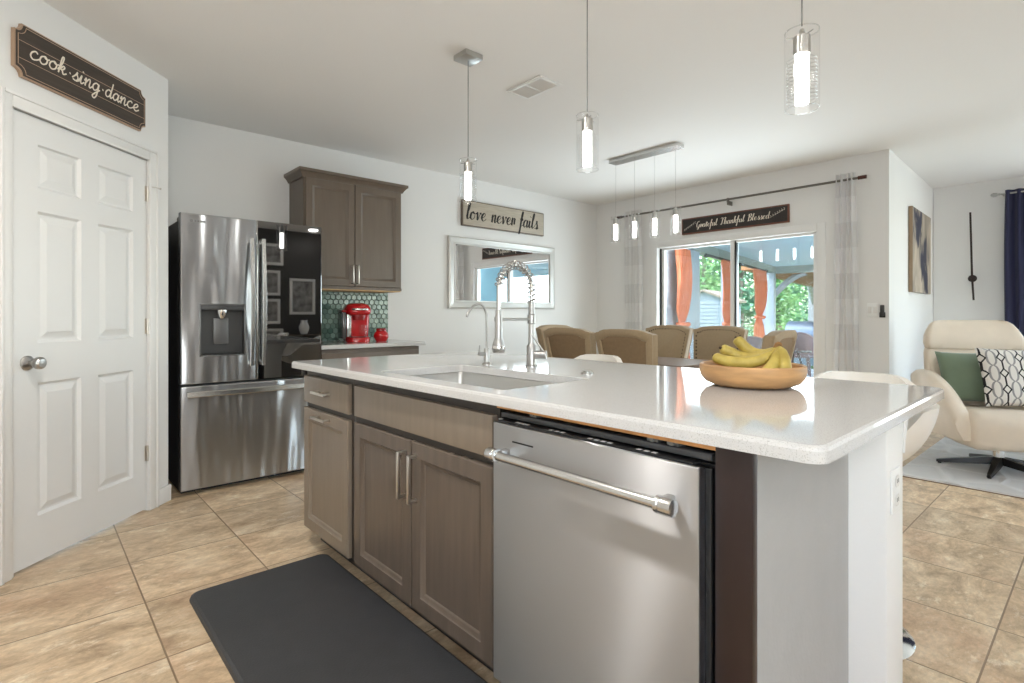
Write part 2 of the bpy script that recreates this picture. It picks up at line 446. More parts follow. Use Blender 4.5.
# door casing
b = B()
for (s0, s1, z0, z1) in ((DS0 - .062, DS0 + .004, 0, DZ + .062), (DS1 + .018, DS1 + .072, 0, DZ + .062), (DS0 + .004, DS1 + .018, DZ - .004, DZ + .062)):
    pbox(b, s0, s1, z0, z1, -.016, 0.0, .005)
pbox(b, DS0 - .064, DS0 - .046, 0, DZ + .064, -.023, 0, .004); pbox(b, DS1 + .058, DS1 + .076, 0, DZ + .064, -.023, 0, .004); pbox(b, DS0 - .046, DS1 + .058, DZ + .046, DZ + .064, -.023, 0, .004)
struct('trim_1', b, M['trimw'])
b = B(); pbox(b, 0, DS0 - .064, 0, .10, -.013, 0, .004); pbox(b, -.012, 0, 0, .10, -.013, .03, .004); struct('baseboard_pantry', b, M['trimw'])
b = B(); pbox(b, DS1 + .076, 2.7, 0, .10, -.013, 0, .004); struct('baseboard_left', b, M['trimw'])
b = B().box((2.55, 4.545, 0), (5.58, 4.56, .1), .004); struct('baseboard_back', b, M['trimw'])
b = B().box((SX - .014, 3.72, 0), (SX, 4.545, .1), .004); b.box((SX - .014, 1.297, 0), (SX, 1.80, .1), .004); struct('baseboard_dining', b, M['trimw'])
b = B().prism([(SX, 1.297, 0), (7.69, 1.374, 0), (7.69, 1.386, 0), (SX, 1.310, 0)], (0, 0, .1)); struct('baseboard_living', b, M['trimw'])
b = B().box((7.686, -3, 0), (7.7, 1.346, .1), .004); struct('baseboard_far', b, M['trimw'])

# six-panel pantry door
def six_panel():
    b = B()
    O = .010
    pan = []
    for (s0, s1) in ((.272, .513), (.616, .850)):
        for (z0, z1) in ((.222, .83), (1.012, 1.615), (1.72, 1.925)):
            pan.append((s0, s1, z0, z1))
    xs = [DS0 + .003, .272, .513, .616, .850, DS1 - .003]; zs = [.012, .222, .83, 1.012, 1.615, 1.72, 1.920, 2.039]
    for i in range(5):
        for j in range(7):
            if i in (1, 3) and j in (1, 3, 5): continue
            q = [pw(xs[i], zs[j], O), pw(xs[i + 1], zs[j], O), pw(xs[i + 1], zs[j + 1], O), pw(xs[i], zs[j + 1], O)]
            b.bm.faces.new([b.bm.verts.new(p) for p in q])
    for (s0, s1, z0, z1) in pan:
        loops = []
        for (i, o) in ((0, 0), (.012, .012), (.022, .012), (.050, .003)):
            loops.append([pw(s0 + i, z0 + i, O + o), pw(s1 - i, z0 + i, O + o), pw(s1 - i, z1 - i, O + o), pw(s0 + i, z1 - i, O + o)])
        b.loft(loops, False, True)
    bmesh.ops.remove_doubles(b.bm, verts=b.bm.verts[:], dist=1e-5)
    pbox(b, xs[0], xs[-1], zs[0], zs[-1], O + .016, O + .045)
    for s in (xs[0], xs[-1]): pbox(b, s - .0005, s + .0005, zs[0], zs[-1], O, O + .02)
    return b
door = struct('door_1', six_panel(), M['doorw'], smooth=False)
k = B()
KS = .902
def plathe(b, s, z, prof, n=28):
    """lathe about the wall normal; prof (radius, outward distance)"""
    rings = []
    for r, d in prof:
        rings.append([pw(s + r * math.cos(2 * PI * i / n), z + r * math.sin(2 * PI * i / n), .010 - d) for i in range(n)])
    b.loft(rings); return b
plathe(k, KS, .925, [(.033, 0), (.033, .006), (.026, .012), (.012, .016), (.011, .03), (.013, .036), (.022, .042), (.0285, .055), (.027, .068), (.019, .076), (.0, .078)])
obj('door_knob', k, M['fnickel'], door)
for z in (1.845, 1.075, .335):
    h_ = B(); t0 = pw(DS0 + .003, z - .045, .002); t1 = pw(DS0 + .003, z + .045, .002)
    h_.cyl(t0, t1, .007, n=10); pbox(h_, DS0 + .003, DS0 + .016, z - .044, z + .044, .0085, .0115)
    obj('hinge', h_, M['nickel'], door)
hs = B(); hs.tube([pw(DS0 + .004, 1.888, -.002), pw(DS0 - .02, 1.888, -.03), pw(DS0 - .05, 1.888, -.034)], .0028, 8); hs.cyl(pw(DS0 - .05, 1.888, -.034), pw(DS0 - .056, 1.888, -.034), .006, n=10)
obj('door_stop', hs, M['nickel'], door)

# sliding patio door (window_1)
def slider():
    fr = B(); X0, X1 = SX - .012, SX + .13
    w = .05
    for (y0, y1, z0, z1) in ((OY0 - .045, OY0 + .03, 0, OZ + .045), (OY1 - .03, OY1 + .045, 0, OZ + .045), (OY0 + .03, OY1 - .03, OZ - .03, OZ + .045)):
        fr.box((X0, y0, z0), (X1, y1, z1), .006)
    fr.box((SX + .0, OY0, 0), (X1, OY1, .03))
    f = struct('window_1', fr, M['trimw'])
    def panel(y0, y1, x, gap=.045):
        p = B()
        p.box((x, y0, .03), (x + .035, y0 + gap, OZ - .03), .004); p.box((x, y1 - gap, .03), (x + .035, y1, OZ - .03), .004)
        p.box((x, y0 + gap, OZ - .03 - gap * .55), (x + .035, y1 - gap, OZ - .03), .003); p.box((x, y0 + gap, .03), (x + .035, y1 - gap, .11), .003)
        pp = obj('sash', p, M['trimw'], f)
        g = B().box((x + .014, y0 + gap, .11), (x + .02, y1 - gap, OZ - .03 - gap * .55)); obj('glass_pane', g, M['win'], pp, smooth=False)
        return pp
    panel(2.70, OY1 - .03, SX + .075); p2 = panel(OY0 + .03, 2.755, SX + .03)
    seal = B().box((SX + .028, 2.688, .04), (SX + .068, 2.703, OZ - .035)); obj('gasket', seal, M['black'], f)
    seal = B().box((SX + .05, OY1 - .045, .04), (SX + .07, OY1 - .03, OZ - .035)); obj('gasket', seal, M['black'], f)
    return f
win1 = slider()
# added, unseen windows for fill light, and the living room window
def simple_window(name, y0, y1, z0, z1, axis, pos, d=.05):
    f = B(); g = B(); w = .05
    def bx(bb, a0, a1, c0, c1, t0, t1):
        if axis == 'x': bb.box((pos + t0, a0, c0), (pos + t1, a1, c1))
        else: bb.box((a0, pos + t0, c0), (a1, pos + t1, c1))
    for (a0, a1, c0, c1) in ((y0, y0 + w, z0, z1), (y1 - w, y1, z0, z1), (y0, y1, z0, z0 + w), (y0, y1, z1 - w, z1), ((y0 + y1) / 2 - w / 2, (y0 + y1) / 2 + w / 2, z0, z1)):
        bx(f, a0, a1, c0, c1, 0, d)
    bx(g, y0, y1, z0, z1, d * .4, d * .6)
    o = struct(name, f, M['trimw'], smooth=False); obj('glass_pane', g, M['win'], o, smooth=False)
simple_window('added_window_2', 5.3, 7.3, .45, 2.45, 'y', -3.1)
simple_window('added_window_5', -1.1, 0.0, .9, 2.3, 'y', -3.1)
simple_window('window_3', -1.7, -.16, .45, 2.4, 'x', 7.74)
simple_window('added_window_4', -1.2, -.2, 1.05, 2.12, 'x', -1.42)

# ------------------------------------------------------------ cabinetry helpers
def shaker(f, u0, u1, z0, z1, t=.02, rail=.055):
    """framed door: f(u, z, depth) -> point, depth 0 is the front face"""
    b = B(); loops = []
    for i, d in ((0, t), (0, .004), (.004, 0), (rail, 0), (rail + .004, .004), (rail + .013, .006), (rail + .019, .013)):
        loops.append([f(u0 + i, z0 + i, d), f(u1 - i, z0 + i, d), f(u1 - i, z1 - i, d), f(u0 + i, z1 - i, d)])
    b.loft(loops, True, True); return b
def slabfront(f, u0, u1, z0, z1, t=.02):
    b = B(); loops = []
    for i, d in ((0, t), (0, .005), (.0015, .0015), (.006, 0)):
        loops.append([f(u0 + i, z0 + i, d), f(u1 - i, z0 + i, d), f(u1 - i, z1 - i, d), f(u0 + i, z1 - i, d)])
    b.loft(loops, True, True); return b
def pull(f, u, z, L, vertical):
    """square bar pull standing off the face"""
    b = B(); w = .0055; so = .032
    def bx(u0, u1, z0, z1, d0, d1):
        t = B().box((u0, d0, z0), (u1, d1, z1), .0012)
        for v in t.bm.verts: v.co = f(v.co.x, v.co.z, v.co.y)
        b.join(t.bm)
    h = L / 2
    if vertical:
        bx(u - w, u + w, z - h, z + h, -so - .006, -so + .005)
        for q in (-1, 1): bx(u - w, u + w, z + q * (h - w) - w, z + q * (h - w) + w, -so, 0)
    else:
        bx(u - h, u + h, z - w, z + w, -so - .006, -so + .005)
        for q in (-1, 1): bx(u + q * (h - .018) - w, u + q * (h - .018) + w, z - w, z + w, -so, 0)
    return b

# ------------------------------------------------------------ island
CT, CB = .914, .8835
CX0, CX1, CY0, CY1 = 1.0, 2.13, .328, 2.70
fI = lambda u, z, d: Vector((1.018 + d, u, z))       # island face, looking towards +X

def rrect(x0, x1, y0, y1, z, rs, n=8):
    """rounded rectangle; rs radii for corners (x0y0, x1y0, x1y1, x0y1)"""
    pts = []
    for (cx, cy, sx, sy, a0, r) in ((x0, y0, 1, 1, PI, rs[0]), (x1, y0, -1, 1, 1.5 * PI, rs[1]), (x1, y1, -1, -1, 0, rs[2]), (x0, y1, 1, -1, .5 * PI, rs[3])):
        for k in range(n + 1):
            a = a0 + k / n * PI / 2
            pts.append(Vector((cx + sx * r + r * math.cos(a), cy + sy * r + r * math.sin(a), z)))
    return pts
SKX0, SKX1, SKY0, SKY1 = 1.085, 1.50, 1.225, 1.975
def countertop(x0, x1, y0, y1, z0, z1, rs, hole=None, e=.009):
    b = B(); bm = b.bm
    out = [(0, z0), (0, z1 - e), (e * .3, z1 - e * .3), (e, z1)]
    rings = [[bm.verts.new(p) for p in rrect(x0 + i, x1 - i, y0 + i, y1 - i, z, [max(r - i, .001) for r in rs])] for i, z in out]
    n = len(rings[0])
    for i in range(len(rings) - 1):
        for j in range(n):
            k = (j + 1) % n; bm.faces.new([rings[i][j], rings[i][k], rings[i + 1][k], rings[i + 1][j]])
    if hole:
        hx0, hx1, hy0, hy1, hr = hole
        hi = [[bm.verts.new(p) for p in rrect(hx0 - i, hx1 + i, hy0 - i, hy1 + i, z, [hr] * 4)] for i, z in ((.002, z1), (0, z1 - .002), (0, z0))]
        m = len(hi[0])
        for i in range(2):
            for j in range(m):
                k = (j + 1) % m; bm.faces.new([hi[i][j], hi[i][k], hi[i + 1][k], hi[i + 1][j]])
        for lo, ho in ((rings[-1], hi[0]), (rings[0], hi[-1])):
            ed = []
            for loop in (lo, ho):
                for j in range(len(loop)):
                    a, c = loop[j], loop[(j + 1) % len(loop)]
                    ee = bm.edges.get((a, c)) or bm.edges.new((a, c)); ed.append(ee)
            bmesh.ops.triangle_fill(bm, use_beauty=True, use_dissolve=False, edges=ed)
    else:
        bm.faces.new(rings[-1]); bm.faces.new(list(reversed(rings[0])))
    return b
CM = Matrix.Translation((CX0, CY0, 0)) @ Matrix.Rotation(R(1.1), 4, 'Z') @ Matrix.Translation((-CX0, -CY0, 0))   # the slab sits a hair out of square
tag(obj('island_countertop', countertop(CX0, CX1, CY0, CY1, CB, CT, (.038, .04, .05, .03), (SKX0, SKX1, SKY0, SKY1, .02)).xf(CM), M['quartz'], angle=12),
    'large white quartz countertop on the kitchen island with a sink cutout', 'countertop')

# undermount sink
def sink():
    b = B(); bm = b.bm
    L = [(.018, CB - .002), (0, CB - .002), (-.004, CB - .012), (-.012, .70), (-.04, .675), (-.15, .67)]
    rings = [rrect(SKX0 - i, SKX1 + i, SKY0 - i, SKY1 + i, z, [.022 if k < 4 else .03] * 4) for k, (i, z) in enumerate(L)]
    b.loft(rings, False, True)
    Lo = [(.018, CB - .002), (.016, CB - .006), (.004, CB - .012), (-.004, .695), (-.03, .664)]
    b.loft([rrect(SKX0 - i, SKX1 + i, SKY0 - i, SKY1 + i, z, [.024] * 4) for i, z in Lo], False, True)
    return b
sk = thing('kitchen_sink', 'rectangular stainless undermount sink set into the island countertop', 'sink', ((SKX0 + SKX1) / 2, (SKY0 + SKY1) / 2, .66))
obj('basin', sink().xf(CM), M['sink'], sk)
obj('drain', B().lathe([(.0, .672), (.03, .672), (.045, .674), (.047, .671)], ((SKX0 + SKX1) / 2 + .04, (SKY0 + SKY1) / 2, 0), 24), M['chrome'], sk)

# trash pull-out unit
ca = thing('island_drawer_cabinet', 'narrow brown island cabinet with one drawer over a pull-out door, at the far end', 'cabinet', (1.3, 2.42, 0))
b = B().box((1.038, 2.165, .09), (1.523, 2.69, .8825), .001); obj('body', b, M['frame'], ca, smooth=False)
b = B().box((1.105, 2.165, 0), (1.125, 2.69, .09)); obj('toe_kick', b, M['kick'], ca, smooth=False)
d = obj('drawer_front', slabfront(fI, 2.192, 2.684, .712, .842), M['cab'], ca); obj('handle', pull(fI, 2.437, .778, .15, False), M['nickel'], d)
d = obj('door', shaker(fI, 2.192, 2.684, .095, .686), M['cab'], ca); obj('handle', pull(fI, 2.437, .661, .15, False), M['nickel'], d)
# sink base
cs = thing('island_sink_cabinet', 'wide brown island cabinet with two doors below the sink', 'cabinet', (1.05, 1.68, 0))
b = B().box((1.038, 1.212, .09), (1.062, 2.164, .8825), .001); b.box((1.06, 1.212, .09), (1.523, 1.228, .8825)); b.box((1.06, 2.148, .09), (1.523, 2.164, .8825)); b.box((1.06, 1.228, .09), (1.523, 2.148, .108))
obj('body', b, M['frame'], cs, smooth=False)
b = B().box((1.105, 1.212, 0), (1.125, 2.164, .09)); obj('toe_kick', b, M['kick'], cs, smooth=False)
obj('false_front', slabfront(fI, 1.224, 2.132, .716, .844), M['cab'], cs)
for (y0, y1, hy) in ((1.682, 2.132, 1.712), (1.224, 1.674, 1.640)):
    d = obj('door', shaker(fI, y0, y1, .095, .690), M['cabdk'], cs); obj('handle', pull(fI, hy, .566, .168, True), M['nickel'], d)
# dishwasher
dw = thing('dishwasher', 'stainless steel dishwasher with a round bar handle under the island counter', 'dishwasher', (1.3, .88, 0))
DY0, DY1 = .550, 1.186
b = B().box((.990, DY0, .105), (1.016, DY1, .836), .003, 2); obj('door_panel', b, M['steel'], dw)
b = B().box((1.017, DY0 - .012, .10), (1.030, DY1 - .002, .832), .002); b.box((1.032, DY0 - .022, .10), (1.044, DY1 + .002, .838), .002); b.box((1.046, DY0 - .02, .10), (1.51, DY1 + .002, .852))
obj('tub_body', b, M['black'], dw, smooth=False)
b = B().box((1.000, DY0 + .02, .836), (1.05, DY1 - .01, .8415), .001); obj('control_strip', b, M['black'], dw)
for y in (.66, .68, .70, .78, .80, .82, .84, .93, .95, .97, 1.06, 1.075, 1.09, 1.10, 1.17):
    obj('control_mark', B().box((1.006, y, .8412), (1.016, y + .011, .8422)), M['pale'], dw, smooth=False)
b = B().box((1.020, DY0 - .01, .846), (1.045, DY1, .860), .002); obj('top_rail', b, M['dgray'], dw)
for y in (.62, .67, 1.05):
    b = B().box((1.030, y, .853), (1.06, y + .028, .8715), .001); b.cyl((1.030, y + .014, .864), (1.026, y + .014, .864), .006, n=10); obj('mounting_bracket', b, M['bracket'], dw)
hb = B().cyl((.948, .607, .758), (.948, 1.128, .758), .0125, n=20)
obj('handle', hb, M['handle'], dw)
for y in (.600, 1.135):
    e = B(); s = 1 if y > 1 else -1
    e.lathe([(.0, -.021), (.010, -.021), (.0175, -.019), (.0185, -.015), (.0185, .006), (.0160, .009), (.0185, .012), (.0185, .018), (.013, .020)], (0, 0, 0), 24, 'y')
    e.xf(Matrix.Translation((.948, y, .758)) @ Matrix.Diagonal((1, -s if s < 0 else -1, 1, 1)))
    e.box((.950, y - .010 - .012 * s, .746), (.992, y + .010 - .012 * s, .770), .004)
    obj('handle_post', e, M['handle'], dw)
b = B().box((.9892, 1.022, .790), (.9905, 1.104, .7945), .0004); obj('badge', b, M['black'], dw)
b = B().box((1.06, DY0, .01), (1.08, DY1, .10)); obj('kick_plate', b, M['black'], dw, smooth=False)
# wood edge over the dishwasher, filler, knee wall
tag(obj('plywood_strip', B().box((1.021, .52, .869), (1.045, 1.206, .8832)), M['ply'], smooth=False), 'thin raw plywood strip under the counter above the dishwasher', 'strip')
tag(obj('filler_panel', B().box((1.019, .4570, .0), (1.041, .531, .8825), .001), M['filler']), 'narrow dark brown filler panel right of the dishwasher', 'panel')
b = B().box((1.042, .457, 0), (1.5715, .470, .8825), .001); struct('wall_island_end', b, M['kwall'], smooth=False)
b = B().box((1.5725, .3737, 0), (1.722, 2.69, .8825), .004); struct('wall_island_knee', b, M['wall'])
b = B()
prof = [(1.723, .775), (1.733, .775), (1.738, .805), (1.751, .835), (1.767, .858), (1.767, .8825), (1.723, .8825)]
b.prism([(x, .371, z) for x, z in prof], (0, 2.31, 0)); struct('trim_island', b, M['trimw'])
b = B().box((1.723, .3737, 0), (1.735, 2.69, .10), .003); b.box((1.569, .3617, 0), (1.735, .3727, .10), .003); struct('baseboard_island', b, M['trimw'])
# outlet on the knee wall
o = thing('wall_outlet', 'white double outlet on the end of the island knee wall', 'outlet', (1.634, .3737, .70))
obj('cover_plate', B().box((1.597, .3677, .642), (1.671, .3737, .752), .003), M['white'], o)
for z in (.674, .721):
    b = B().prism([(1.634 + .0165 * c, .3672, z + .014 * s_) for c, s_ in ((-1, -.6), (-.6, -1), (.6, -1), (1, -.6), (1, .6), (.6, 1), (-.6, 1), (-1, .6))], (0, -.002, 0)); so = obj('socket', b, M['pale'], o)
    b = B()
    for dx in (-.006, .006): b.box((1.634 + dx - .001, .3647, z - .004), (1.634 + dx + .001, .3653, z + .006))
    obj('slot', b, M['black'], so, smooth=False)

# faucet, filtered water tap, air switch
fc = thing('pull_down_faucet', 'tall brushed nickel spring faucet with pull-down sprayer behind the sink', 'faucet', (1.637, 1.70, CT))
FXc, FYc = 1.637, 1.70
b = B().lathe([(.026, CT), (.026, CT + .006), (.0215, CT + .010), (.0215, 1.005), (.016, 1.012), (.0135, 1.02), (.0135, 1.10), (.0175, 1.104), (.0175, 1.14), (.0135, 1.144), (.0135, 1.198), (.0, 1.198)], (FXc, FYc, 0), 28); obj('body', b, M['fnickel'], fc)
arc = [(FXc, FYc, 1.195), (FXc, FYc, 1.26), (FXc - .012, FYc, 1.305), (FXc - .05, FYc, 1.342), (FXc - .095, FYc, 1.352), (FXc - .14, FYc, 1.338), (FXc - .172, FYc, 1.30), (FXc - .187, FYc, 1.262)]
path = cr(arc, 10)
obj('hose', B().tube(path + [(FXc - .189, FYc, 1.14)], .0095, 12), M['handle'], fc)
# spring coil following the hose
co = []; L = 0; acc = [0]
for i in range(1, len(path)): L += (path[i] - path[i - 1]).length; acc.append(L)
turns = 17; N = turns * 12
for k in range(N + 1):
    sL = L * k / N; i = 0
    while i < len(acc) - 2 and acc[i + 1] < sL: i += 1
    t = (sL - acc[i]) / max(acc[i + 1] - acc[i], 1e-6); p = path[i].lerp(path[i + 1], t)
    tg = (path[i + 1] - path[i]).normalized(); nn = Vector((0, 1, 0)); bb = tg.cross(nn).normalized()
    an = 2 * PI * turns * k / N
    co.append(p + (nn * math.cos(an) + bb * math.sin(an)) * .0175)
obj('spring_coil', B().tube(co, .0030, 6), M['fnickel'], fc)
b = B().lathe([(.0, .984), (.023, .984), (.026, .989), (.025, 1.02), (.020, 1.034), (.0165, 1.046), (.0155, 1.125), (.0125, 1.145), (.0125, 1.16), (.0, 1.16)], (FXc - .189, FYc, 0), 24)
sp = obj('sprayer', b, M['fnickel'], fc); obj('nozzle_ring', B().lathe([(.0262, .996), (.0270, .998), (.0262, 1.012), (.0254, 1.014)], (FXc - .189, FYc, 0), 24), M['handle'], sp)
b = B().cyl((FXc, FYc, 1.122), (FXc - .178, FYc, 1.122), .0055, n=12); b.lathe([(.0, 1.113), (.0178, 1.113), (.0178, 1.131), (.0, 1.131)], (FXc - .189, FYc, 0), 20); obj('docking_arm', b, M['fnickel'], fc)
hd = Vector((.55, -.83, 0)).normalized(); p0 = Vector((FXc, FYc, .968))
b = B().cyl(p0 + hd * .015, p0 + hd * .062, .0175, n=20); b.cyl(p0 + hd * .06, p0 + hd * .066, .0185, n=20); hv = obj('valve', b, M['fnickel'], fc)
b = B().tube([p0 + hd * .052 + Vector((0, 0, .014)), p0 + hd * .040 + Vector((-.012, 0, .045)), p0 + hd * .018 + Vector((-.02, 0, .085))], [.005, .0042, .0036], 10); obj('lever', b, M['fnickel'], hv)
TX, TY = 1.548, 1.90
tp = thing('water_tap', 'slim brushed nickel filtered water tap left of the spring faucet', 'tap', (TX, TY, CT))
obj('body', B().lathe([(.021, CT), (.021, CT + .006), (.0135, CT + .014), (.0125, .985), (.010, .99), (.0, .99)], (TX, TY, 0), 22), M['fnickel'], tp)
g = cr([(TX, TY, .988), (TX, TY, 1.10), (TX - .004, TY, 1.150), (TX - .03, TY, 1.186), (TX - .068, TY, 1.184), (TX - .098, TY, 1.158), (TX - .113, TY, 1.132)], 8)
obj('gooseneck_spout', B().tube(g, .0052, 12), M['fnickel'], tp)
b = B().cyl((TX - .01, TY, .965), (TX - .045, TY + .002, .965), .008, n=14); b.tube([(TX - .04, TY, .965), (TX - .043, TY, .98), (TX - .041, TY, 1.004)], [.0045, .004, .003], 8); obj('lever', b, M['fnickel'], tp)
tag(obj('air_switch_button', B().lathe([(.022, CT), (.022, CT + .006), (.019, CT + .008), (.014, CT + .008), (.014, CT + .012), (.0, .927)], (1.594, 1.349, 0), 24), M['fnickel']), 'round nickel air switch button on the counter right of the faucet', 'button')

# fruit bowl and bananas
BC = Vector((1.728, .778, CT)); F2 = Vector((BC.x, BC.y, 0)).normalized(); RT = Vector((F2.y, -F2.x, 0)) * .93
bw = mat('acacia_wood_bowl', rgb(194, 150, 102), .4, var=.22, scale=7, stretch=(1, 1, 6))
prof = [(.0, .003), (.085, .0), (.115, .003), (.140, .014), (.153, .030), (.158, .048), (.1575, .066), (.152, .070), (.1475, .066), (.147, .05), (.138, .026), (.105, .014), (.0, .012)]
bo = obj('fruit_bowl', B().lathe([(max(r, .0005), z) for r, z in prof], BC, 56), bw); tag(bo, 'round shallow wooden bowl on the island countertop', 'bowl')
def ban_mat():
    m, n, l, p = newmat('banana_skin'); p.inputs['Roughness'].default_value = .45
    tc = n.new('ShaderNodeTexCoord')
    t = n.new('ShaderNodeTexNoise'); t.inputs['Scale'].default_value = 25; t.inputs['Detail'].default_value = 4; l.new(tc.outputs['Object'], t.inputs['Vector'])
    r = n.new('ShaderNodeValToRGB'); e = r.color_ramp.elements
    e[0].position = .35; e[0].color = rgb(168, 146, 66); e[1].position = .65; e[1].color = rgb(200, 178, 92)
    l.new(t.outputs[0], r.inputs[0]); l.new(r.outputs[0], p.inputs['Base Color']); return m
M['ban'] = ban_mat(); M['bstem'] = mat('banana_stem', rgb(150, 108, 58), .6, var=.3, scale=60); M['btip'] = mat('banana_tip', rgb(70, 52, 34), .7)
def W(r, f, z): return Vector((BC.x, BC.y, 0)) + RT * r + F2 * f + Vector((0, 0, z))
bb = thing('banana_bunch', 'bunch of ripe yellow bananas lying in the wooden bowl', 'bananas', tuple(BC + Vector((0, 0, .014))))
crown = (.082, .0, 1.042)
for pts in (
    [(-.118, -.035, 1.008), (-.095, -.046, .997), (-.045, -.052, .990), (.005, -.05, .994), (.045, -.038, 1.008), (.070, -.016, 1.028)],
    [(-.100, .030, 1.030), (-.075, .040, 1.018), (-.03, .050, 1.000), (.03, .040, 1.006), (.068, .014, 1.028)],
    [(-.050, .080, 1.062), (-.036, .076, 1.046), (.0, .072, 1.016), (.042, .056, 1.010), (.072, .022, 1.028)],
    [(-.01, -.098, .950), (.02, -.098, .954), (.048, -.088, .968), (.070, -.060, .996), (.080, -.024, 1.026)],
    [(.098, -.085, .942), (.100, -.078, .965), (.098, -.054, 1.000), (.088, -.018, 1.030)]):
    q = cr([W(*p) for p in pts] + [W(*crown)], 7); n_ = len(q)
    rad = []
    for i in range(n_):
        t = i / (n_ - 1)
        if t < .09: r_ = .0085 + (.0205 - .0085) * math.sin(t / .09 * PI / 2)
        elif t < .70: r_ = .0205 + .0025 * math.sin((t - .09) / .61 * PI)
        else: r_ = .0205 + (.0065 - .0205) * min(1, ((t - .70) / .2)) ** .8
        rad.append(r_)
    b = B(); b.tube(q, rad, 6)
    bn = obj('banana', b, M['ban'], bb, angle=70, sub=1)
    obj('banana_tip', B().tube([q[0] + (q[0] - q[1]).normalized() * .006, q[0], q[1]], [.0035, .0055, .006], 8), M['btip'], bn)
b = B().tube([W(.077, -.003, 1.034), W(.085, .0, 1.046), W(.088, .002, 1.052)], [.010, .013, .008], 10); obj('stem', b, M['bstem'], bb)

# anti-fatigue mat
b = countertop(.477, 1.052, -.35, 2.50, 0, .019, (.03, .03, .045, .05), None, .014)
tag(obj('floor_mat', b, mat('charcoal_rubber_mat', rgb(58, 58, 60), .55, var=.08, scale=14, bump=.15, bscale=160), angle=12), 'charcoal anti-fatigue mat on the tile floor before the island cabinets', 'mat')

# ------------------------------------------------------------ refrigerator
fx0, fx1, fm = .706, 1.603, 1.152
fr = thing('refrigerator', 'stainless steel french door refrigerator with dark glass right door, by the pantry wall', 'refrigerator', (1.155, 4.2, 0))
b = B().box((fx0 + .004, 3.962, .03), (fx1 - .004, 4.53, 1.745), .006); b.box((fx0 + .02, 3.975, 0), (fx1 - .02, 4.5, .03)); b.box((fx0 + .02, 3.945, .06), (fx1 - .02, 3.963, 1.74))
obj('case', b, M['fside'], fr, smooth=False)
for x in (fx0 + .045, fx1 - .045): obj('hinge_cover', B().box((x - .035, 3.91, 1.745), (x + .035, 4.06, 1.772), .008), M['dgray'], fr)
zb, zt = .702, 1.783
hx0, hx1, hz0, hz1 = .818, 1.074, .880, 1.206
Y0, Y1 = 3.882, 3.944
def fdoor(b, x0, x1, z0, z1, hole=None, e=.008):
    """door slab with eased edges facing -Y"""
    def ring(i, y): return [(x0 + i, y, z0 + i), (x1 - i, y, z0 + i), (x1 - i, y, z1 - i), (x0 + i, y, z1 - i)]
    if not hole:
        b.loft([ring(0, Y1), ring(0, Y0 + e), ring(e * .3, Y0 + e * .3), ring(e, Y0)]); return
    b.loft([ring(0, Y1), ring(0, Y0 + e), ring(e * .3, Y0 + e * .3), ring(e, Y0)], True, False)
    a0, a1, c0, c1 = hole; X = [x0 + e, a0, a1, x1 - e]; Z = [z0 + e, c0, c1, z1 - e]
    for i in range(3):
        for j in range(3):
            if i == 1 and j == 1: continue
            b.bm.faces.new([b.bm.verts.new(p) for p in ((X[i], Y0, Z[j]), (X[i + 1], Y0, Z[j]), (X[i + 1], Y0, Z[j + 1]), (X[i], Y0, Z[j + 1]))])
    bmesh.ops.remove_doubles(b.bm, verts=b.bm.verts[:], dist=1e-5)
b = B(); fdoor(b, fx0, fm - .003, zb, zt, (hx0, hx1, hz0, hz1)); ld = obj('left_door', b, M['fsteel'], fr, smooth=False)
# dispenser
b = B(); D = .055
q = [(hx0, Y0, hz0), (hx1, Y0, hz0), (hx1, Y0, hz1), (hx0, Y0, hz1)]; q2 = [(x, y + D, z) for x, y, z in q]
b.loft([q, q2], False, True); dp = obj('dispenser_recess', b, M['dgray'], ld, smooth=False)
b = B(); w = .008
for (a0, a1, c0, c1) in ((hx0 - w, hx0, hz0 - w, hz1 + w), (hx1, hx1 + w, hz0 - w, hz1 + w), (hx0, hx1, hz0 - w, hz0), (hx0, hx1, hz1, hz1 + w)): b.box((a0, Y0 - .004, c0), (a1, Y0 + .01, c1), .002)
obj('dispenser_frame', b, mat('dispenser_frame_gray', rgb(120, 120, 120), .35, .6), ld)
obj('dispenser_panel', B().box((hx0 + .001, Y0 - .002, hz1 - .034), (hx1 - .001, Y0 + .04, hz1 - .001), .002), M['dgray'], ld)
cxd = (hx0 + hx1) / 2
obj('dispenser_paddle', B().box((cxd - .048, Y0 + .035, hz0 + .07), (cxd + .042, Y0 + .05, hz0 + .24), .006), mat('paddle_gray', rgb(104, 104, 105), .35, .4), ld)
b = B().lathe([(.0, hz1 - .088), (.018, hz1 - .088), (.026, hz1 - .075), (.034, hz1 - .05), (.034, hz1 - .034)], (cxd - .003, Y0 + .022, 0), 20); obj('dispenser_spout', b, M['chrome'], ld)
obj('drip_tray', B().box((hx0 + .02, Y0 + .004, hz0), (hx1 - .02, Y0 + .05, hz0 + .012), .003), M['black'], ld)
b = B(); fdoor(b, fm + .003, fx1, zb, zt, None, .005); rd = obj('right_door', b, M['bglass'], fr, smooth=False)
obj('glass_edge_trim', B().box((fm + .001, Y0 - .0012, zb), (fm + .006, Y0 + .02, zt), .001), M['handle'], rd)
Yq = Y0
b = B(); fdoor(b, fx0, fx1, .035, .690); dd = obj('freezer_drawer', b, M['fsteel'], fr, smooth=False)
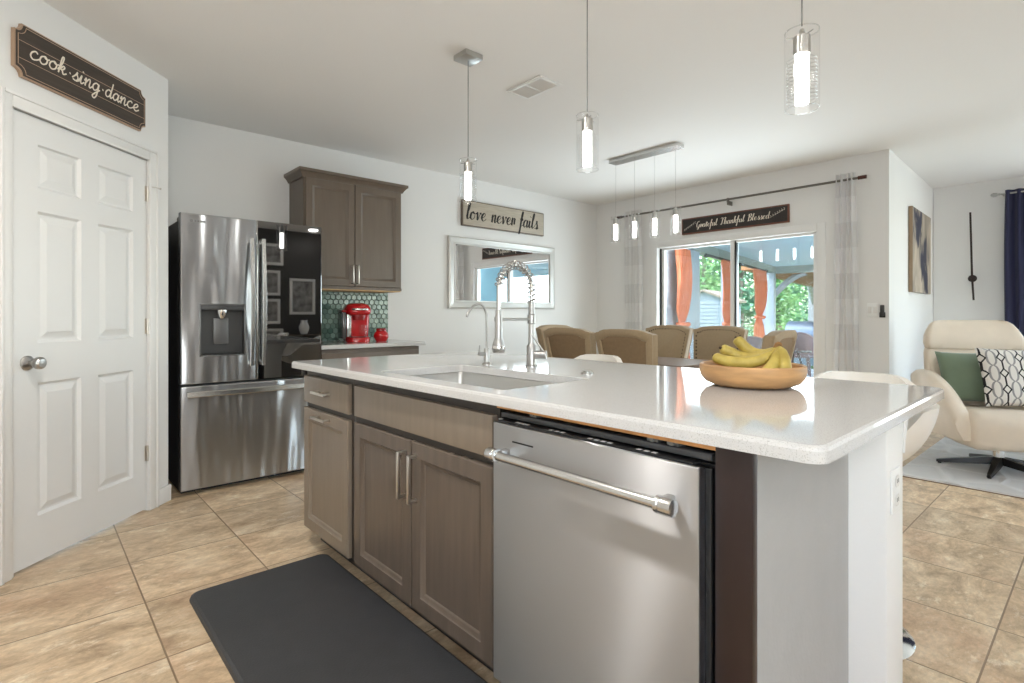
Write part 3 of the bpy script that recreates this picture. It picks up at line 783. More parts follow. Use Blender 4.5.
def bowed(x, z0, z1, par):
    pts = []
    for i in range(25):
        t = i / 24; pts.append((x, Y0 - .030 - .026 * math.sin(PI * t), z0 + (z1 - z0) * t))
    bb_ = B()
    rings = [[(p[0] + sx * .0125, p[1] + sy * .007, p[2]) for sx, sy in ((-1, -.4), (-.7, -1), (.7, -1), (1, -.4), (1, .6), (.6, 1), (-.6, 1), (-1, .6))] for p in pts]
    bb_.loft(rings)
    for z in (z0 + .02, z1 - .02): bb_.box((x - .011, Y0 - .033, z - .014), (x + .011, Y0 + .001, z + .014), .004)
    obj('handle', bb_, M['handle'], par, label='tall bowed steel handle')
bowed(1.116, .80, 1.655, ld); bowed(1.190, .80, 1.655, rd)
b = B()
rings = []
for i in range(25):
    t = i / 24; x = .735 + .83 * t; y = Y0 - .034 - .016 * math.sin(PI * t)
    rings.append([(x, y + sy * .009, .640 + sz * .019) for sy, sz in ((-.4, -1), (-1, -.7), (-1, .7), (-.4, 1), (.6, 1), (1, .6), (1, -.6), (.6, -1))])
b.loft(rings)
for x in (.76, 1.54): b.box((x - .014, Y0 - .036, .626), (x + .014, Y0 + .001, .654), .004)
obj('handle', b, M['handle'], dd)
b = B().lathe([(.0, 0), (.010, 0), (.010, .001), (.0, .001)], (0, 0, 0), 20, 'y'); b.xf(Matrix.Translation((.765, Y0 - .0005, 1.735)))
for i, w_ in enumerate((.012, .012, .03)): b.box((.782 + i * .016, Y0 - .0006, 1.729), (.782 + i * .016 + w_, Y0 + .001, 1.741))
obj('emblem', b, mat('emblem_gray', rgb(140, 140, 140), .4, .6), ld, smooth=False)

# ------------------------------------------------------------ coffee corner: cabinets, backsplash, coffee maker, jar
ux0, ux1 = 1.607, 2.478; UY = 4.230
uc = thing('upper_cabinet', 'brown wall cabinet with two doors and crown moulding, right of the refrigerator', 'cabinet', ((ux0 + ux1) / 2, 4.4, 1.355))
b = B().box((ux0, UY + .02, 1.372), (ux1, 4.552, 2.245), .001); b.box((ux0, UY + .012, 1.352), (ux1, UY + .045, 1.374)); obj('body', b, M['cabup'], uc, smooth=False)
obj('underside', B().box((ux0 + .006, UY + .020, 1.344), (ux1 - .006, 4.55, 1.3518)), M['rawwood'], uc, smooth=False)
fU = lambda u, z, d: Vector((u, UY + d, z))
xm = 2.030
d = obj('door', shaker(fU, ux0 + .012, xm - .002, 1.378, 2.225), M['cabup'], uc); obj('handle', pull(fU, xm - .028, 1.475, .155, True), M['nickel'], d)
d = obj('door', shaker(fU, xm + .002, ux1 - .012, 1.378, 2.225), M['cabup'], uc); obj('handle', pull(fU, xm + .018, 1.475, .155, True), M['nickel'], d)
b = B(); pr = [(0, 2.225), (.012, 2.225), (.016, 2.238), (.034, 2.262), (.046, 2.27), (.046, 2.292), (0, 2.292)]
rings = []
for o_, z in pr: rings.append([(ux0 - o_, 4.552, z), (ux0 - o_, UY + .018 - o_, z), (ux1 + o_, UY + .018 - o_, z), (ux1 + o_, 4.552, z)])
b.loft(rings, True, True); obj('crown_moulding', b, M['cabup'], uc, smooth=False)
bc = thing('base_cabinet', 'brown base cabinet beside the refrigerator below the coffee maker', 'cabinet', (2.04, 4.25, 0))
obj('body', B().box((1.612, 3.955, .09), (2.478, 4.55, .877), .001), M['cabup'], bc, smooth=False)
obj('toe_kick', B().box((1.612, 4.02, 0), (2.478, 4.04, .09)), M['kick'], bc, smooth=False)
fB = lambda u, z, d: Vector((u, 3.935 + d, z))
dr = obj('drawer_front', slabfront(fB, 1.624, 2.466, .715, .850), M['cabup'], bc); obj('handle', pull(fB, 2.045, .78, .15, False), M['nickel'], dr)
for (x0, x1, hx) in ((1.624, 2.043, 2.015), (2.047, 2.466, 2.075)):
    d = obj('door', shaker(fB, x0, x1, .095, .700), M['cabup'], bc); obj('handle', pull(fB, hx, .6, .155, True), M['nickel'], d)
tag(obj('coffee_countertop', countertop(1.612, 2.53, 3.915, 4.545, CB, CT, (.004, .02, .004, .004)), M['quartz'], angle=12), 'short white quartz countertop under the red coffee maker', 'countertop')
# backsplash of hexagon tiles
def hextiles():
    b = B(); r = .0262; dx = r * math.sqrt(3) + .0035; dy = r * 1.5 + .003
    x0, x1, z0, z1 = 1.612, 2.512, .916, 1.352
    j = 0; z = z0
    while z < z1 + r:
        x = x0 + (dx / 2 if j % 2 else 0)
        while x < x1 + r:
            pts = []; ins = []
            for k in range(6):
                a = PI / 6 + k * PI / 3
                for L_, rr, y in ((pts, r, 4.552), (ins, r * .86, 4.5475)):
                    L_.append((min(max(x + rr * math.cos(a), x0), x1), y, min(max(z + rr * math.sin(a), z0), z1)))
            area = sum(pts[i][0] * pts[(i + 1) % 6][2] - pts[(i + 1) % 6][0] * pts[i][2] for i in range(6)) / 2
            if area > r * r * .4: b.loft([[(p[0], 4.556, p[2]) for p in pts], pts, ins])
            x += dx
        z += dy; j += 1
    return b
m, n, l, p = newmat('green_hexagon_tile'); p.inputs['Roughness'].default_value = .18
gn = n.new('ShaderNodeNewGeometry'); rp = n.new('ShaderNodeValToRGB'); e = rp.color_ramp.elements
e[0].color = rgb(92, 118, 108); e[1].color = rgb(160, 182, 170); l.new(gn.outputs['Random Per Island'], rp.inputs[0]); l.new(rp.outputs[0], p.inputs['Base Color'])
bs = thing('backsplash', 'green hexagon tile backsplash on the wall behind the coffee maker', 'backsplash', (2.06, 4.555, .915))
obj('hexagon_tiles', hextiles(), m, bs, smooth=False)
obj('grout_bed', B().box((1.612, 4.554, .915), (2.514, 4.559, 1.352)), mat('dark_grout', rgb(74, 88, 82), .7), bs, smooth=False)

M['red'] = mat('glossy_red_plastic', rgb(186, 22, 28), .2, coat=.5)
M['redd'] = mat('deep_red_plastic', rgb(140, 14, 20), .25, coat=.4)
cm = thing('coffee_maker', 'red single-serve coffee maker on the short counter by the backsplash', 'coffee maker', (2.055, 4.25, CT))
def L(o, a):   # rotate a builder about z at the coffee maker
    return o.xf(Matrix.Translation((2.055, 4.25, CT)) @ Matrix.Rotation(R(a), 4, 'Z'))
ang = -13
def sup(w, d, yo, z, n=28, e=3.2):
    o_ = []
    for k in range(n):
        a = 2 * PI * k / n; c, s_ = math.cos(a), math.sin(a)
        o_.append((w * math.copysign(abs(c) ** (2 / e), c), yo + d * math.copysign(abs(s_) ** (2 / e), s_), z))
    return o_
b = B(); b.loft([sup(.092, .125, 0, 0), sup(.096, .13, 0, .005), sup(.096, .13, 0, .035), sup(.092, .126, 0, .042)]); obj('base', L(b, ang), M['red'], cm)
b = B(); b.loft([sup(.094, .098, .026, .04), sup(.097, .10, .024, .1), sup(.103, .106, .02, .245)]); obj('rear_column', L(b, ang), M['red'], cm)
b = B(); b.box((-.094, -.078, .045), (-.062, -.055, .232), .003); obj('silver_strip', L(b, ang), M['handle'], cm)
b = B(); b.loft([sup(.085, .10, -.02, .225), sup(.105, .135, 0, .24), sup(.108, .138, 0, .255), sup(.104, .132, .0, .285), sup(.088, .11, .01, .312), sup(.05, .07, .02, .325)]); obj('brew_head', L(b, ang), M['red'], cm, angle=50)
b = B(); b.loft([sup(.055, .05, -.055, .185, 24, 2.2), sup(.062, .06, -.05, .215, 24, 2.2), sup(.062, .06, -.05, .245, 24, 2.2)]); obj('pod_holder', L(b, ang), M['redd'], cm, angle=50)
hp = []
for i in range(15):
    a = PI + PI * i / 14; hp.append((.088 * math.cos(a), -.06 + .086 * math.sin(a), .272))
b = B().tube(hp, .0065, 8, flat=(Vector((0, 0, 1)), 1.3)); obj('lift_handle', L(b, ang), M['handle'], cm)
b = B(); b.box((-.134, -.08, .03), (-.098, .12, .25), .012); obj('water_reservoir', L(b, ang), mat('smoky_reservoir', rgb(70, 66, 66), .12, spec=.7), cm)
obj('reservoir_lid', L(B().box((-.136, -.082, .25), (-.096, .122, .268), .006), ang), M['redd'], cm)
b = B(); b.loft([sup(.066, .05, -.07, .042), sup(.066, .05, -.07, .048)]); obj('drip_tray', L(b, ang), M['black'], cm)
b = B().tube(cr([(-.12, .1, .01), (-.16, .06, .03), (-.165, .0, .012), (-.15, -.03, .005)], 6), .003, 6); obj('power_cord', L(b, ang), M['black'], cm)
mg = thing('glass_mug', 'clear glass mug standing on the coffee maker drip tray', 'mug', (2.055, 4.18, CT + .048))
b = B().lathe([(.0, 0), (.034, 0), (.036, .004), (.038, .095), (.0355, .095), (.033, .01), (.0, .008)], (0, 0, 0), 28); b.xf(Matrix.Translation((2.072, 4.182, CT + .0485))); obj('cup', b, M['clear'], mg)
b = B().tube(cr([(.036, 0, .075), (.06, -.006, .07), (.064, -.008, .045), (.055, -.006, .025), (.036, 0, .022)], 6), .004, 8); b.xf(Matrix.Translation((2.072, 4.182, CT + .0485))); obj('handle', b, M['clear'], mg)
jr = thing('red_jar', 'small round red ceramic jar with lid, right of the coffee maker', 'jar', (2.255, 4.20, CT))
obj('jar_body', B().lathe([(.0, 0), (.042, 0), (.046, .004), (.062, .035), (.064, .05), (.056, .075), (.042, .086), (.0, .086)], (2.255, 4.20, CT), 28), M['red'], jr)
obj('lid', B().lathe([(.0, .086), (.044, .086), (.045, .092), (.043, .108), (.038, .113), (.0, .114)], (2.255, 4.20, CT), 28), M['redd'], jr)

# ------------------------------------------------------------ script lettering
GL = {
 'c': (.95, [[(.72, .82), (.48, 1.0), (.16, .75), (.1, .3), (.38, 0), (.75, .12), (.98, .34)]]),
 'o': (1.0, [[(.5, 1.0), (.16, .78), (.1, .28), (.4, 0), (.74, .22), (.78, .7), (.5, 1.0), (.56, .8), (.8, .76), (1.0, .86)]]),
 'k': (.98, [[(-.02, .3), (.3, 1.2), (.36, 1.95), (.2, 2.0), (.14, 1.4), (.12, 0)], [(.14, .42), (.5, .98), (.66, .8), (.46, .5), (.2, .5), (.46, .4), (.66, .02), (.98, .25)]]),
 's': (.8, [[(-.02, .25), (.3, .75), (.42, 1.12), (.44, .8), (.62, .4), (.48, .02), (.08, .1)], [(.48, .02), (.8, .25)]]),
 'i': (.6, [[(-.02, .3), (.18, 1.0), (.16, .35), (.3, 0), (.6, .3)], [(.24, 1.5), (.27, 1.54)]]),
 'n': (1.0, [[(-.02, .6), (.12, 1.0), (.16, .5), (.15, 0)], [(.16, .4), (.46, 1.0), (.64, .85), (.64, .2), (.78, 0), (1.0, .28)]]),
 'g': (1.0, [[(.72, .85), (.42, 1.0), (.12, .7), (.1, .28), (.36, 0), (.66, .3), (.76, .98), (.74, -.4), (.52, -.98), (.24, -.8), (.44, -.38), (1.0, .3)]]),
 'd': (1.05, [[(.68, .85), (.4, 1.0), (.12, .68), (.1, .24), (.36, 0), (.64, .3), (.76, 1.2), (.8, 2.0), (.74, .3), (.86, 0), (1.05, .28)]]),
 'a': (1.05, [[(.72, .82), (.42, 1.0), (.12, .7), (.1, .26), (.36, 0), (.66, .4), (.74, 1.0), (.74, .28), (.86, 0), (1.05, .28)]]),
 'e': (.9, [[(-.02, .3), (.42, .48), (.66, .8), (.46, 1.0), (.16, .75), (.12, .3), (.42, 0), (.74, .14), (.9, .32)]]),
 'l': (.62, [[(-.02, .3), (.34, 1.2), (.42, 1.95), (.26, 2.02), (.16, 1.4), (.16, .3), (.32, 0), (.62, .3)]]),
 'v': (.95, [[(-.02, .7), (.13, 1.0), (.26, .6), (.38, 0), (.6, .55), (.7, 1.0), (.74, .84), (.95, .86)]]),
 'r': (.8, [[(-.02, .5), (.14, 1.05), (.17, .5), (.16, 0)], [(.17, .45), (.42, .98), (.62, .9), (.6, .7)], [(.6, .7), (.62, .2), (.8, .28)]]),
 'f': (.68, [[(-.02, .3), (.3, 1.1), (.42, 1.9), (.28, 2.05), (.18, 1.5), (.16, .2), (.14, -.7), (.02, -1.0), (-.02, -.75), (.2, -.05), (.68, .3)], [(-.04, .92), (.5, 1.0)]]),
 't': (.62, [[(-.02, .3), (.24, 1.6), (.2, .35), (.34, 0), (.62, .3)], [(-.02, 1.15), (.5, 1.22)]]),
 'u': (1.05, [[(-.02, .5), (.13, 1.0), (.13, .3), (.32, 0), (.6, .3), (.7, 1.0), (.7, .28), (.84, 0), (1.05, .28)]]),
 'h': (1.0, [[(-.02, .3), (.32, 1.2), (.38, 1.95), (.22, 2.02), (.15, 1.4), (.14, 0)], [(.15, .4), (.46, 1.0), (.64, .82), (.64, .2), (.78, 0), (1.0, .28)]]),
 'G': (1.35, [[(1.0, 1.65), (.72, 2.05), (.3, 1.75), (.12, 1.0), (.3, .2), (.7, .1), (.98, .5), (1.0, .95), (.98, .2), (.8, -.5), (.5, -.6), (.5, -.3), (1.35, .3)]]),
 'T': (1.2, [[(-.1, 1.75), (.2, 2.1), (.7, 1.95), (1.3, 2.15)], [(.62, 1.98), (.55, 1.0), (.5, .2), (.2, -.02), (.05, .3)]]),
 'B': (1.25, [[(.3, 2.0), (.24, 1.0), (.22, 0), (.0, .1)], [(-.1, 1.6), (.3, 2.1), (.8, 2.0), (.82, 1.45), (.3, 1.08), (.9, 1.0), (1.04, .45), (.7, .02), (.25, .05)]]),
 ' ': (.95, []), '.': (.7, [[(.33, .55), (.37, .58)]]),
}
def script(b, text, org, ex, ez, width, xh, w0, brush=False, slant=.22, depth=.0015):
    ex = Vector(ex); ez = Vector(ez); nn = ex.cross(ez).normalized(); org = Vector(org)
    tot = sum(GL[c][0] for c in text); sx = width / tot; x = 0
    for c in text:
        adv, strokes = GL[c]
        for st in strokes:
            q = cr([(p[0], p[1], 0) for p in st], 6)
            P = []; Wd = []
            for i, p in enumerate(q):
                P.append(org + ex * ((x + p.x) * sx + p.y * xh * slant) + ez * (p.y * xh))
                t = q[min(i + 1, len(q) - 1)] - q[max(i - 1, 0)]
                w = w0
                if brush:
                    dn = max(0, -t.y / max(t.length, 1e-6)); w = w0 * (.38 + .95 * dn ** 1.2)
                Wd.append(w)
            if len(P) < 4: Wd = [w0 * 1.5] * len(P)
            b.tube(P, Wd, 6, flat=(nn, depth / w0))
        x += adv
    return b

# cook sing dance sign on the pantry wall
sg = thing('cook_sign', 'dark plank wall sign reading cook sing dance above the pantry door', 'sign', tuple(pw(.59, 2.19, -.01)))
sa0, sa1, z0, z1 = .212, .985, 2.185, 2.418
def notched(s0, s1, z0, z1, r, o, n=6):
    pts = []
    for (cs, cz, a0) in ((s0, z0, PI / 2), (s1, z0, PI), (s1, z1, 1.5 * PI), (s0, z1, 2 * PI)):
        for k in range(n + 1):
            a = a0 - k / n * PI / 2; pts.append(pw(cs + r * math.cos(a), cz + r * math.sin(a), o))
    return pts
b = B(); b.prism(notched(sa0, sa1, z0, z1, .034, 0), pw(0, 0, -.016) - pw(0, 0, 0)); obj('board_edge', b, M['signedge'], sg, smooth=False)
b = B(); b.prism(notched(sa0 + .006, sa1 - .006, z0 + .006, z1 - .006, .034, -.016), pw(0, 0, -.003) - pw(0, 0, 0)); obj('board_face', b, M['signdark'], sg, smooth=False)
b = B()
for zz in (z0 + .078, z0 + .155): pbox(b, sa0 + .012, sa1 - .012, zz - .0012, zz + .0012, -.0205, -.019)
ring = notched(sa0 + .014, sa1 - .014, z0 + .014, z1 - .014, .036, -.0195); b.tube(ring + [ring[0]], .0017, 6)
obj('plank_lines', b, M['signedge'], sg, smooth=False)
b = B(); script(b, 'cook.sing.dance', pw(sa1 - .062, z0 + .098, -.021), (R2, R2, 0), (0, 0, 1), .65, .040, .0037, slant=.25); obj('lettering', b, M['letterw'], sg)

# love never fails sign + mirror on the back wall
sg = thing('love_sign', 'weathered wooden sign reading love never fails above the mirror', 'sign', (3.96, 4.545, 2.075))
b = B().box((3.362, 4.526, 2.075), (4.56, 4.558, 2.345), .002); obj('board_edge', b, M['signfr'], sg)
b = B().box((3.372, 4.5235, 2.086), (4.550, 4.53, 2.334), .001); obj('board_face', b, M['signlt'], sg)
b = B(); script(b, 'love never fails', (3.405, 4.5225, 2.148), (1, 0, 0), (0, 0, 1), 1.05, .084, .0100, True, .2); obj('lettering', b, M['letterb'], sg)
mi = thing('wall_mirror', 'rectangular wall mirror in a pale silver frame below the love sign', 'mirror', (3.97, 4.54, 1.21))
mx0, mx1, mz0, mz1 = 3.197, 4.75, 1.208, 1.952
b = B(); loops = []
for i, y in ((0, 4.558), (0, 4.528), (.012, 4.520), (.02, 4.524), (.062, 4.530), (.068, 4.524), (.080, 4.524), (.084, 4.536)):
    loops.append([(mx0 + i, y, mz0 + i), (mx1 - i, y, mz0 + i), (mx1 - i, y, mz1 - i), (mx0 + i, y, mz1 - i)])
b.loft(loops, False, False); obj('frame', b, M['bevelmir'], mi, smooth=False)
b = B(); i = .082; b.bm.faces.new([b.bm.verts.new(p) for p in ((mx0 + i, 4.535, mz0 + i), (mx1 - i, 4.535, mz0 + i), (mx1 - i, 4.535, mz1 - i), (mx0 + i, 4.535, mz1 - i))]); b.box((mx0 + .05, 4.54, mz0 + .05), (mx1 - .05, 4.557, mz1 - .05)); obj('glass', b, M['mirror'], mi, smooth=False)

# grateful thankful blessed sign
sg = thing('grateful_sign', 'long charcoal sign reading Grateful Thankful Blessed above the patio door', 'sign', (5.56, 2.71, 2.055))
ya, yb, z0, z1 = 3.297, 2.132, 2.052, 2.232
b = B().box((5.555, yb, z0), (5.578, ya, z1), .002); obj('frame', b, M['signbr'], sg)
obj('board_face', B().box((5.5535, yb + .014, z0 + .014), (5.556, ya - .014, z1 - .014)), M['signbk'], sg, smooth=False)
b = B(); script(b, 'Grateful Thankful Blessed', (5.5525, 3.12, z0 + .062), (0, -1, 0), (0, 0, 1), .80, .034, .0034, True, .2); obj('lettering', b, M['letterw'], sg)
for (y0, y1, s_) in ((3.265, 3.135, 1), (2.30, 2.17, -1)):
    b = B()
    for k in range(7):
        t = k / 6; y = y0 + (y1 - y0) * t; z = z0 + .05 + .07 * (t if s_ > 0 else t) * (1 if s_ > 0 else 1) + (.0)
        if s_ < 0: z = z0 + .075 + .06 * t
        for q in (-1, 1):
            b.tube([(5.5525, y, z), (5.5525, y - .006 * s_, z + q * .008 + .002), (5.5525, y - .009 * s_, z + q * .013 + .003)], [.0008, .0026, .0006], 6, flat=(Vector((1, 0, 0)), .3))
    b.tube([(5.5525, y0, z0 + (.05 if s_ > 0 else .075)), (5.5525, y1, z0 + (.12 if s_ > 0 else .135))], .0008, 5, flat=(Vector((1, 0, 0)), .5))
    obj('leaf_sprig', b, M['letterw'], sg)

# ------------------------------------------------------------ ceiling: pendants, linear pendant, vent, added downlights
def pendant_shade(par, zc, H, Rg, hard, cx=0, cy=0):
    """clear ribbed glass cylinder around a lit frosted tube; zc is the glass bottom"""
    s = B()
    rings = [[(cx + r * math.cos(2 * PI * k / 36), cy + r * math.sin(2 * PI * k / 36), zc + z) for k in range(36)] for r, z in ((Rg, 0), (Rg, H))]
    s.loft(rings, False, False); g = obj('glass_shade', s, M['shade'], par)
    for z in (zc, zc + H):
        rm = B()
        ring = [(cx + (Rg - .0015) * math.cos(a), cy + (Rg - .0015) * math.sin(a), z) for a in [2 * PI * i / 36 for i in range(36)]]
        rm.tube(ring + [ring[0]], .002, 6, cap=False); obj('glass_rim', rm, M['frost'], g)
    rb = B()
    for k in range(12):
        z = zc + H * (.10 + .047 * k)
        ring = [(cx + (Rg - .0065) * math.cos(a), cy + (Rg - .0065) * math.sin(a), z) for a in [2 * PI * i / 30 for i in range(30)]]
        rb.tube(ring + [ring[0]], .0013, 5, cap=False)
    obj('glass_rings', rb, M['frost'], g)
    t = B().lathe([(.0, H * .07), (Rg * .38, H * .07), (Rg * .40, H * .085), (Rg * .40, H * .70), (.0, H * .70)], (cx, cy, zc), 24); obj('lit_tube', t, M['glow'], par)
    c = B().lathe([(.0, H * .70), (Rg * .5, H * .70), (Rg * .5, H * .93), (Rg * .2, H * .97), (.006, H * 1.03), (.0, H * 1.03)], (cx, cy, zc), 24)
    for a in (0, 2.09, 4.19):
        c.cyl((cx, cy, zc + H * .93), (cx + (Rg - .003) * math.cos(a), cy + (Rg - .003) * math.sin(a), zc + H * .93), .002, n=6)
    obj('socket_cap', c, hard, par)
M['shade'] = glassy('pendant_glass', (.985, .985, .985, 1), ior=1.2, base=.01, rough=.05, edge=.35)
M['frost'] = glassy('glass_ring', (.96, .96, .96, 1), ior=1.35, base=.08, rough=.1)
M['pgray'] = mat('satin_pendant_metal', rgb(186, 185, 182), .3, .85)
def pendant(name, label):
    p = thing(name, label, 'pendant light', (0, 0, 0), 'pendants above the island')
    b = B().box((-.058, -.058, CZ - .030), (.058, .058, CZ - .0005), .002); obj('canopy', b, M['pgray'], p)
    obj('cord', B().cyl((0, 0, CZ - .03), (0, 0, 2.02), .0022, n=8), mat('gray_cord', rgb(120, 119, 117), .5), p)
    pendant_shade(p, 1.767, .236, .048, M['pgray'])
    return p
pr0 = pendant('pendant_light', 'glass cylinder pendant above the far end of the island, left of the other two'); pr0.location = (1.822, 2.40, 0)
dup(pr0, (1.80, 1.522, 0), 0, 'glass cylinder pendant hanging over the middle of the island')
dup(pr0, (1.755, .636, 0), 0, 'glass cylinder pendant over the near end of the island, above the fruit bowl')
lp = thing('linear_pendant', 'four-light chrome bar pendant hanging over the dining table', 'pendant light', (4.08, 2.79, 1.83))
b = B(); b.loft([rrect(4.02, 4.14, 2.43, 3.15, z, [.02] * 4, 4) for z in (CZ - .032, CZ - .003)]); obj('canopy', b, M['handle'], lp)
for y in (3.105, 2.895, 2.685, 2.48):
    obj('cord', B().cyl((4.08, y, CZ - .03), (4.08, y, 2.05), .0013, n=6), M['pgray'], lp)
    pendant_shade(lp, 1.825, .225, .045, M['pgray'], 4.08, y)
vt = thing('ceiling_vent', 'white rectangular air vent in the kitchen ceiling', 'vent', (2.39, 2.46, CZ - .012))
b = B(); vx0, vx1, vy0, vy1 = 2.295, 2.48, 2.305, 2.615
for (a0, a1, c0, c1) in ((vx0, vx1, vy0, vy0 + .022), (vx0, vx1, vy1 - .022, vy1), (vx0, vx0 + .022, vy0 + .022, vy1 - .022), (vx1 - .022, vx1, vy0 + .022, vy1 - .022)): b.box((a0, c0, CZ - .010), (a1, c1, CZ - .0005), .002)
b.box((vx0 + .022, 2.452, CZ - .009), (vx1 - .022, 2.468, CZ - .001)); obj('frame', b, M['trimw'], vt)
obj('back_plate', B().box((vx0 + .01, vy0 + .01, CZ - .0018), (vx1 - .01, vy1 - .01, CZ - .0006)), mat('vent_shadow_gray', rgb(214, 212, 209), .7), vt, smooth=False)
for k in range(9):
    x = vx0 + .03 + k * .0155
    b = B().box((-.008, vy0 + .022, -.001), (.008, vy1 - .022, .001)); b.xf(Matrix.Translation((x, 0, CZ - .006)) @ Matrix.Rotation(R(28), 4, 'Y')); obj('slat', b, M['trimw'], vt, smooth=False)
def fill_downlight(x, y, lab, e=1.5):  # added out of view to light the room and reflect in the fridge
    t = thing('added_downlight', lab, 'added ceiling light', (x, y, CZ - .004), 'added fill downlights out of view behind the kitchen')
    b = B(); rings = [[(x + r * math.cos(2 * PI * k / 32), y + r * math.sin(2 * PI * k / 32), z) for k in range(32)] for r, z in ((.095, CZ - .0005), (.095, CZ - .004), (.075, CZ - .006))]
    b.loft(rings, False, False); obj('trim_ring', b, M['trimw'], t)
    b = B().lathe([(.0, CZ - .003), (.075, CZ - .003), (.075, CZ - .001), (.0, CZ - .001)], (x, y, 0), 32); obj('lens', b, mat('added_downlight_lens', (1, .97, .93, 1), .4, emis=55, ecol=(1, .98, .94, 1)), t)
    lamp('fill_downlight_lamp', 'AREA', (x, y, CZ - .02), e, (0, 0, 0), .15, color=(1, .96, .90))
fill_downlight(.25, 1.62, 'added unseen ceiling light over the aisle near the pantry door', 17)
fill_downlight(.25, .25, 'added unseen ceiling light over the aisle at the middle of the island')
fill_downlight(.25, -1.3, 'added unseen ceiling light over the kitchen behind the island')
fill_downlight(1.9, -1.3, 'added unseen ceiling light in the hall beyond the island end')
fill_downlight(3.6, -1.3, 'added unseen ceiling light in the living area centre')
fill_downlight(-.65, -.9, 'added unseen ceiling light beside the added kitchen window')
fill_downlight(1.0, -2.3, 'added unseen ceiling light near the added breakfast window')
fill_downlight(5.4, -1.1, 'added unseen ceiling light near the lounge chairs')

# ------------------------------------------------------------ curtains and things on the dining and living walls
M['rod'] = mat('pewter_rod', rgb(118, 114, 108), .35, .8)
M['roddk'] = mat('bronze_finial', rgb(80, 48, 40), .4, .5)
cr_ = thing('curtain_rod', 'long pewter curtain rod above the patio door with bronze ends', 'curtain rod', (5.49, 2.85, 2.36))
RX = 5.49
obj('rod', B().cyl((RX, 1.50, 2.358), (RX, 4.10, 2.358), .011, n=14), M['rod'], cr_)
for y in (1.490, 4.12): obj('finial', B().cyl((RX, y - .032, 2.358), (RX, y + .032, 2.358), .0165, n=14), M['roddk'], cr_)
for y in (2.72,): obj('bracket', B().box((RX - .01, y - .008, 2.30), (5.578, y + .008, 2.345), .002).box((RX - .012, y - .01, 2.33), (RX + .012, y + .01, 2.373), .003), M['rod'], cr_)
def curtain_mat():
    m, n, l, p = newmat('sheer_plaid_curtain'); out = n['Material Output']
    tc = n.new('ShaderNodeTexCoord'); sx = n.new('ShaderNodeSeparateXYZ'); l.new(tc.outputs['Object'], sx.inputs[0])
    w = n.new('ShaderNodeMath'); w.operation = 'PINGPONG'; w.inputs[1].default_value = .23; l.new(sx.outputs[2], w.inputs[0])
    g = n.new('ShaderNodeMath'); g.operation = 'GREATER_THAN'; g.inputs[1].default_value = .115; l.new(w.outputs[0], g.inputs[0])
    mc = n.new('ShaderNodeMix'); mc.data_type = 'RGBA'; mc.inputs[6].default_value = rgb(232, 231, 230); mc.inputs[7].default_value = rgb(238, 237, 236); l.new(g.outputs[0], mc.inputs[0])
    di = n.new('ShaderNodeBsdfDiffuse'); tl = n.new('ShaderNodeBsdfTranslucent'); tr = n.new('ShaderNodeBsdfTransparent')
    l.new(mc.outputs[2], di.inputs[0]); l.new(mc.outputs[2], tl.inputs[0])
    a = n.new('ShaderNodeMixShader'); a.inputs[0].default_value = .35; l.new(di.outputs[0], a.inputs[1]); l.new(tl.outputs[0], a.inputs[2])
    mr = n.new('ShaderNodeMapRange'); mr.inputs['To Min'].default_value = .08; mr.inputs['To Max'].default_value = .05; l.new(g.outputs[0], mr.inputs['Value'])
    c = n.new('ShaderNodeMixShader'); l.new(mr.outputs[0], c.inputs[0]); l.new(a.outputs[0], c.inputs[1]); l.new(tr.outputs[0], c.inputs[2])
    n.remove(p); l.new(c.outputs[0], out.inputs[0]); return m
M['sheer'] = curtain_mat()
def curtain(name, label, cat, y0, y1, z0, z1, x, m, folds, amp, spread0=1.0, header=None, axis='x', thick=.0015):
    t = thing(name, label, cat, (x, (y0 + y1) / 2, z0) if axis == 'x' else ((y0 + y1) / 2, x, z0))
    nu = folds * 12; c = (y0 + y1) / 2
    def f(u, v, off=0):
        z = z0 + (z1 - z0) * v
        w = (y1 - y0) * (1 + (spread0 - 1) * (1 - v) ** 1.5)
        yy = c + (u - .5) * w + .006 * math.sin(v * 7 + u * 9)
        a = amp * (.75 + .35 * math.sin(u * 17 + 1.3) * (1 - v))
        xx = x + a * math.sin(u * folds * 2 * PI) + off + .004 * math.sin(9 * v + 14 * u)
        return Vector((xx, yy, z)) if axis == 'x' else Vector((yy, xx, z))
    b = B(); b.grid(lambda u, v: f(u, v), nu, 26); obj('panel', b, m, t, angle=80)
    if header:
        b = B()
        for k in range(header):
            u = (k + .25) / header * 1.0; q = f(u, .985)
            ring = [q + Vector((0.0, .0, 0)) + Vector((.02 * math.cos(a), 0.004, .02 * math.sin(a))) for a in [2 * PI * i / 16 for i in range(16)]]
            b.tube(ring + [ring[0]], .004, 6, cap=False)
        obj('grommets', b, M['rod'], t)
    return t
curtain('sheer_curtain', 'sheer gray plaid curtain left of the patio door by the corner', 'curtain', 3.79, 4.04, .02, 2.41, RX, M['sheer'], 5, .022, 1.0, 0)
curtain('sheer_curtain', 'sheer gray plaid curtain right of the patio door', 'curtain', 1.535, 1.70, .02, 2.415, RX, M['sheer'], 4, .024, 1.55, 0)
t = thing('light_switch', 'white double light switch plate beside the black remote holder', 'switch', (5.578, 1.43, 1.13))
obj('cover_plate', B().box((5.573, 1.392, 1.125), (5.5795, 1.477, 1.245), .003), M['white'], t)
for y in (1.414, 1.455): obj('rocker', B().box((5.569, y - .014, 1.155), (5.575, y + .014, 1.215), .002), M['pale'], t)
t = thing('wall_remote', 'small black remote in a holder on the wall by the corner', 'remote', (5.57, 1.355, 1.12))
obj('holder', B().box((5.562, 1.336, 1.118), (5.5795, 1.380, 1.165), .005), M['black'], t)
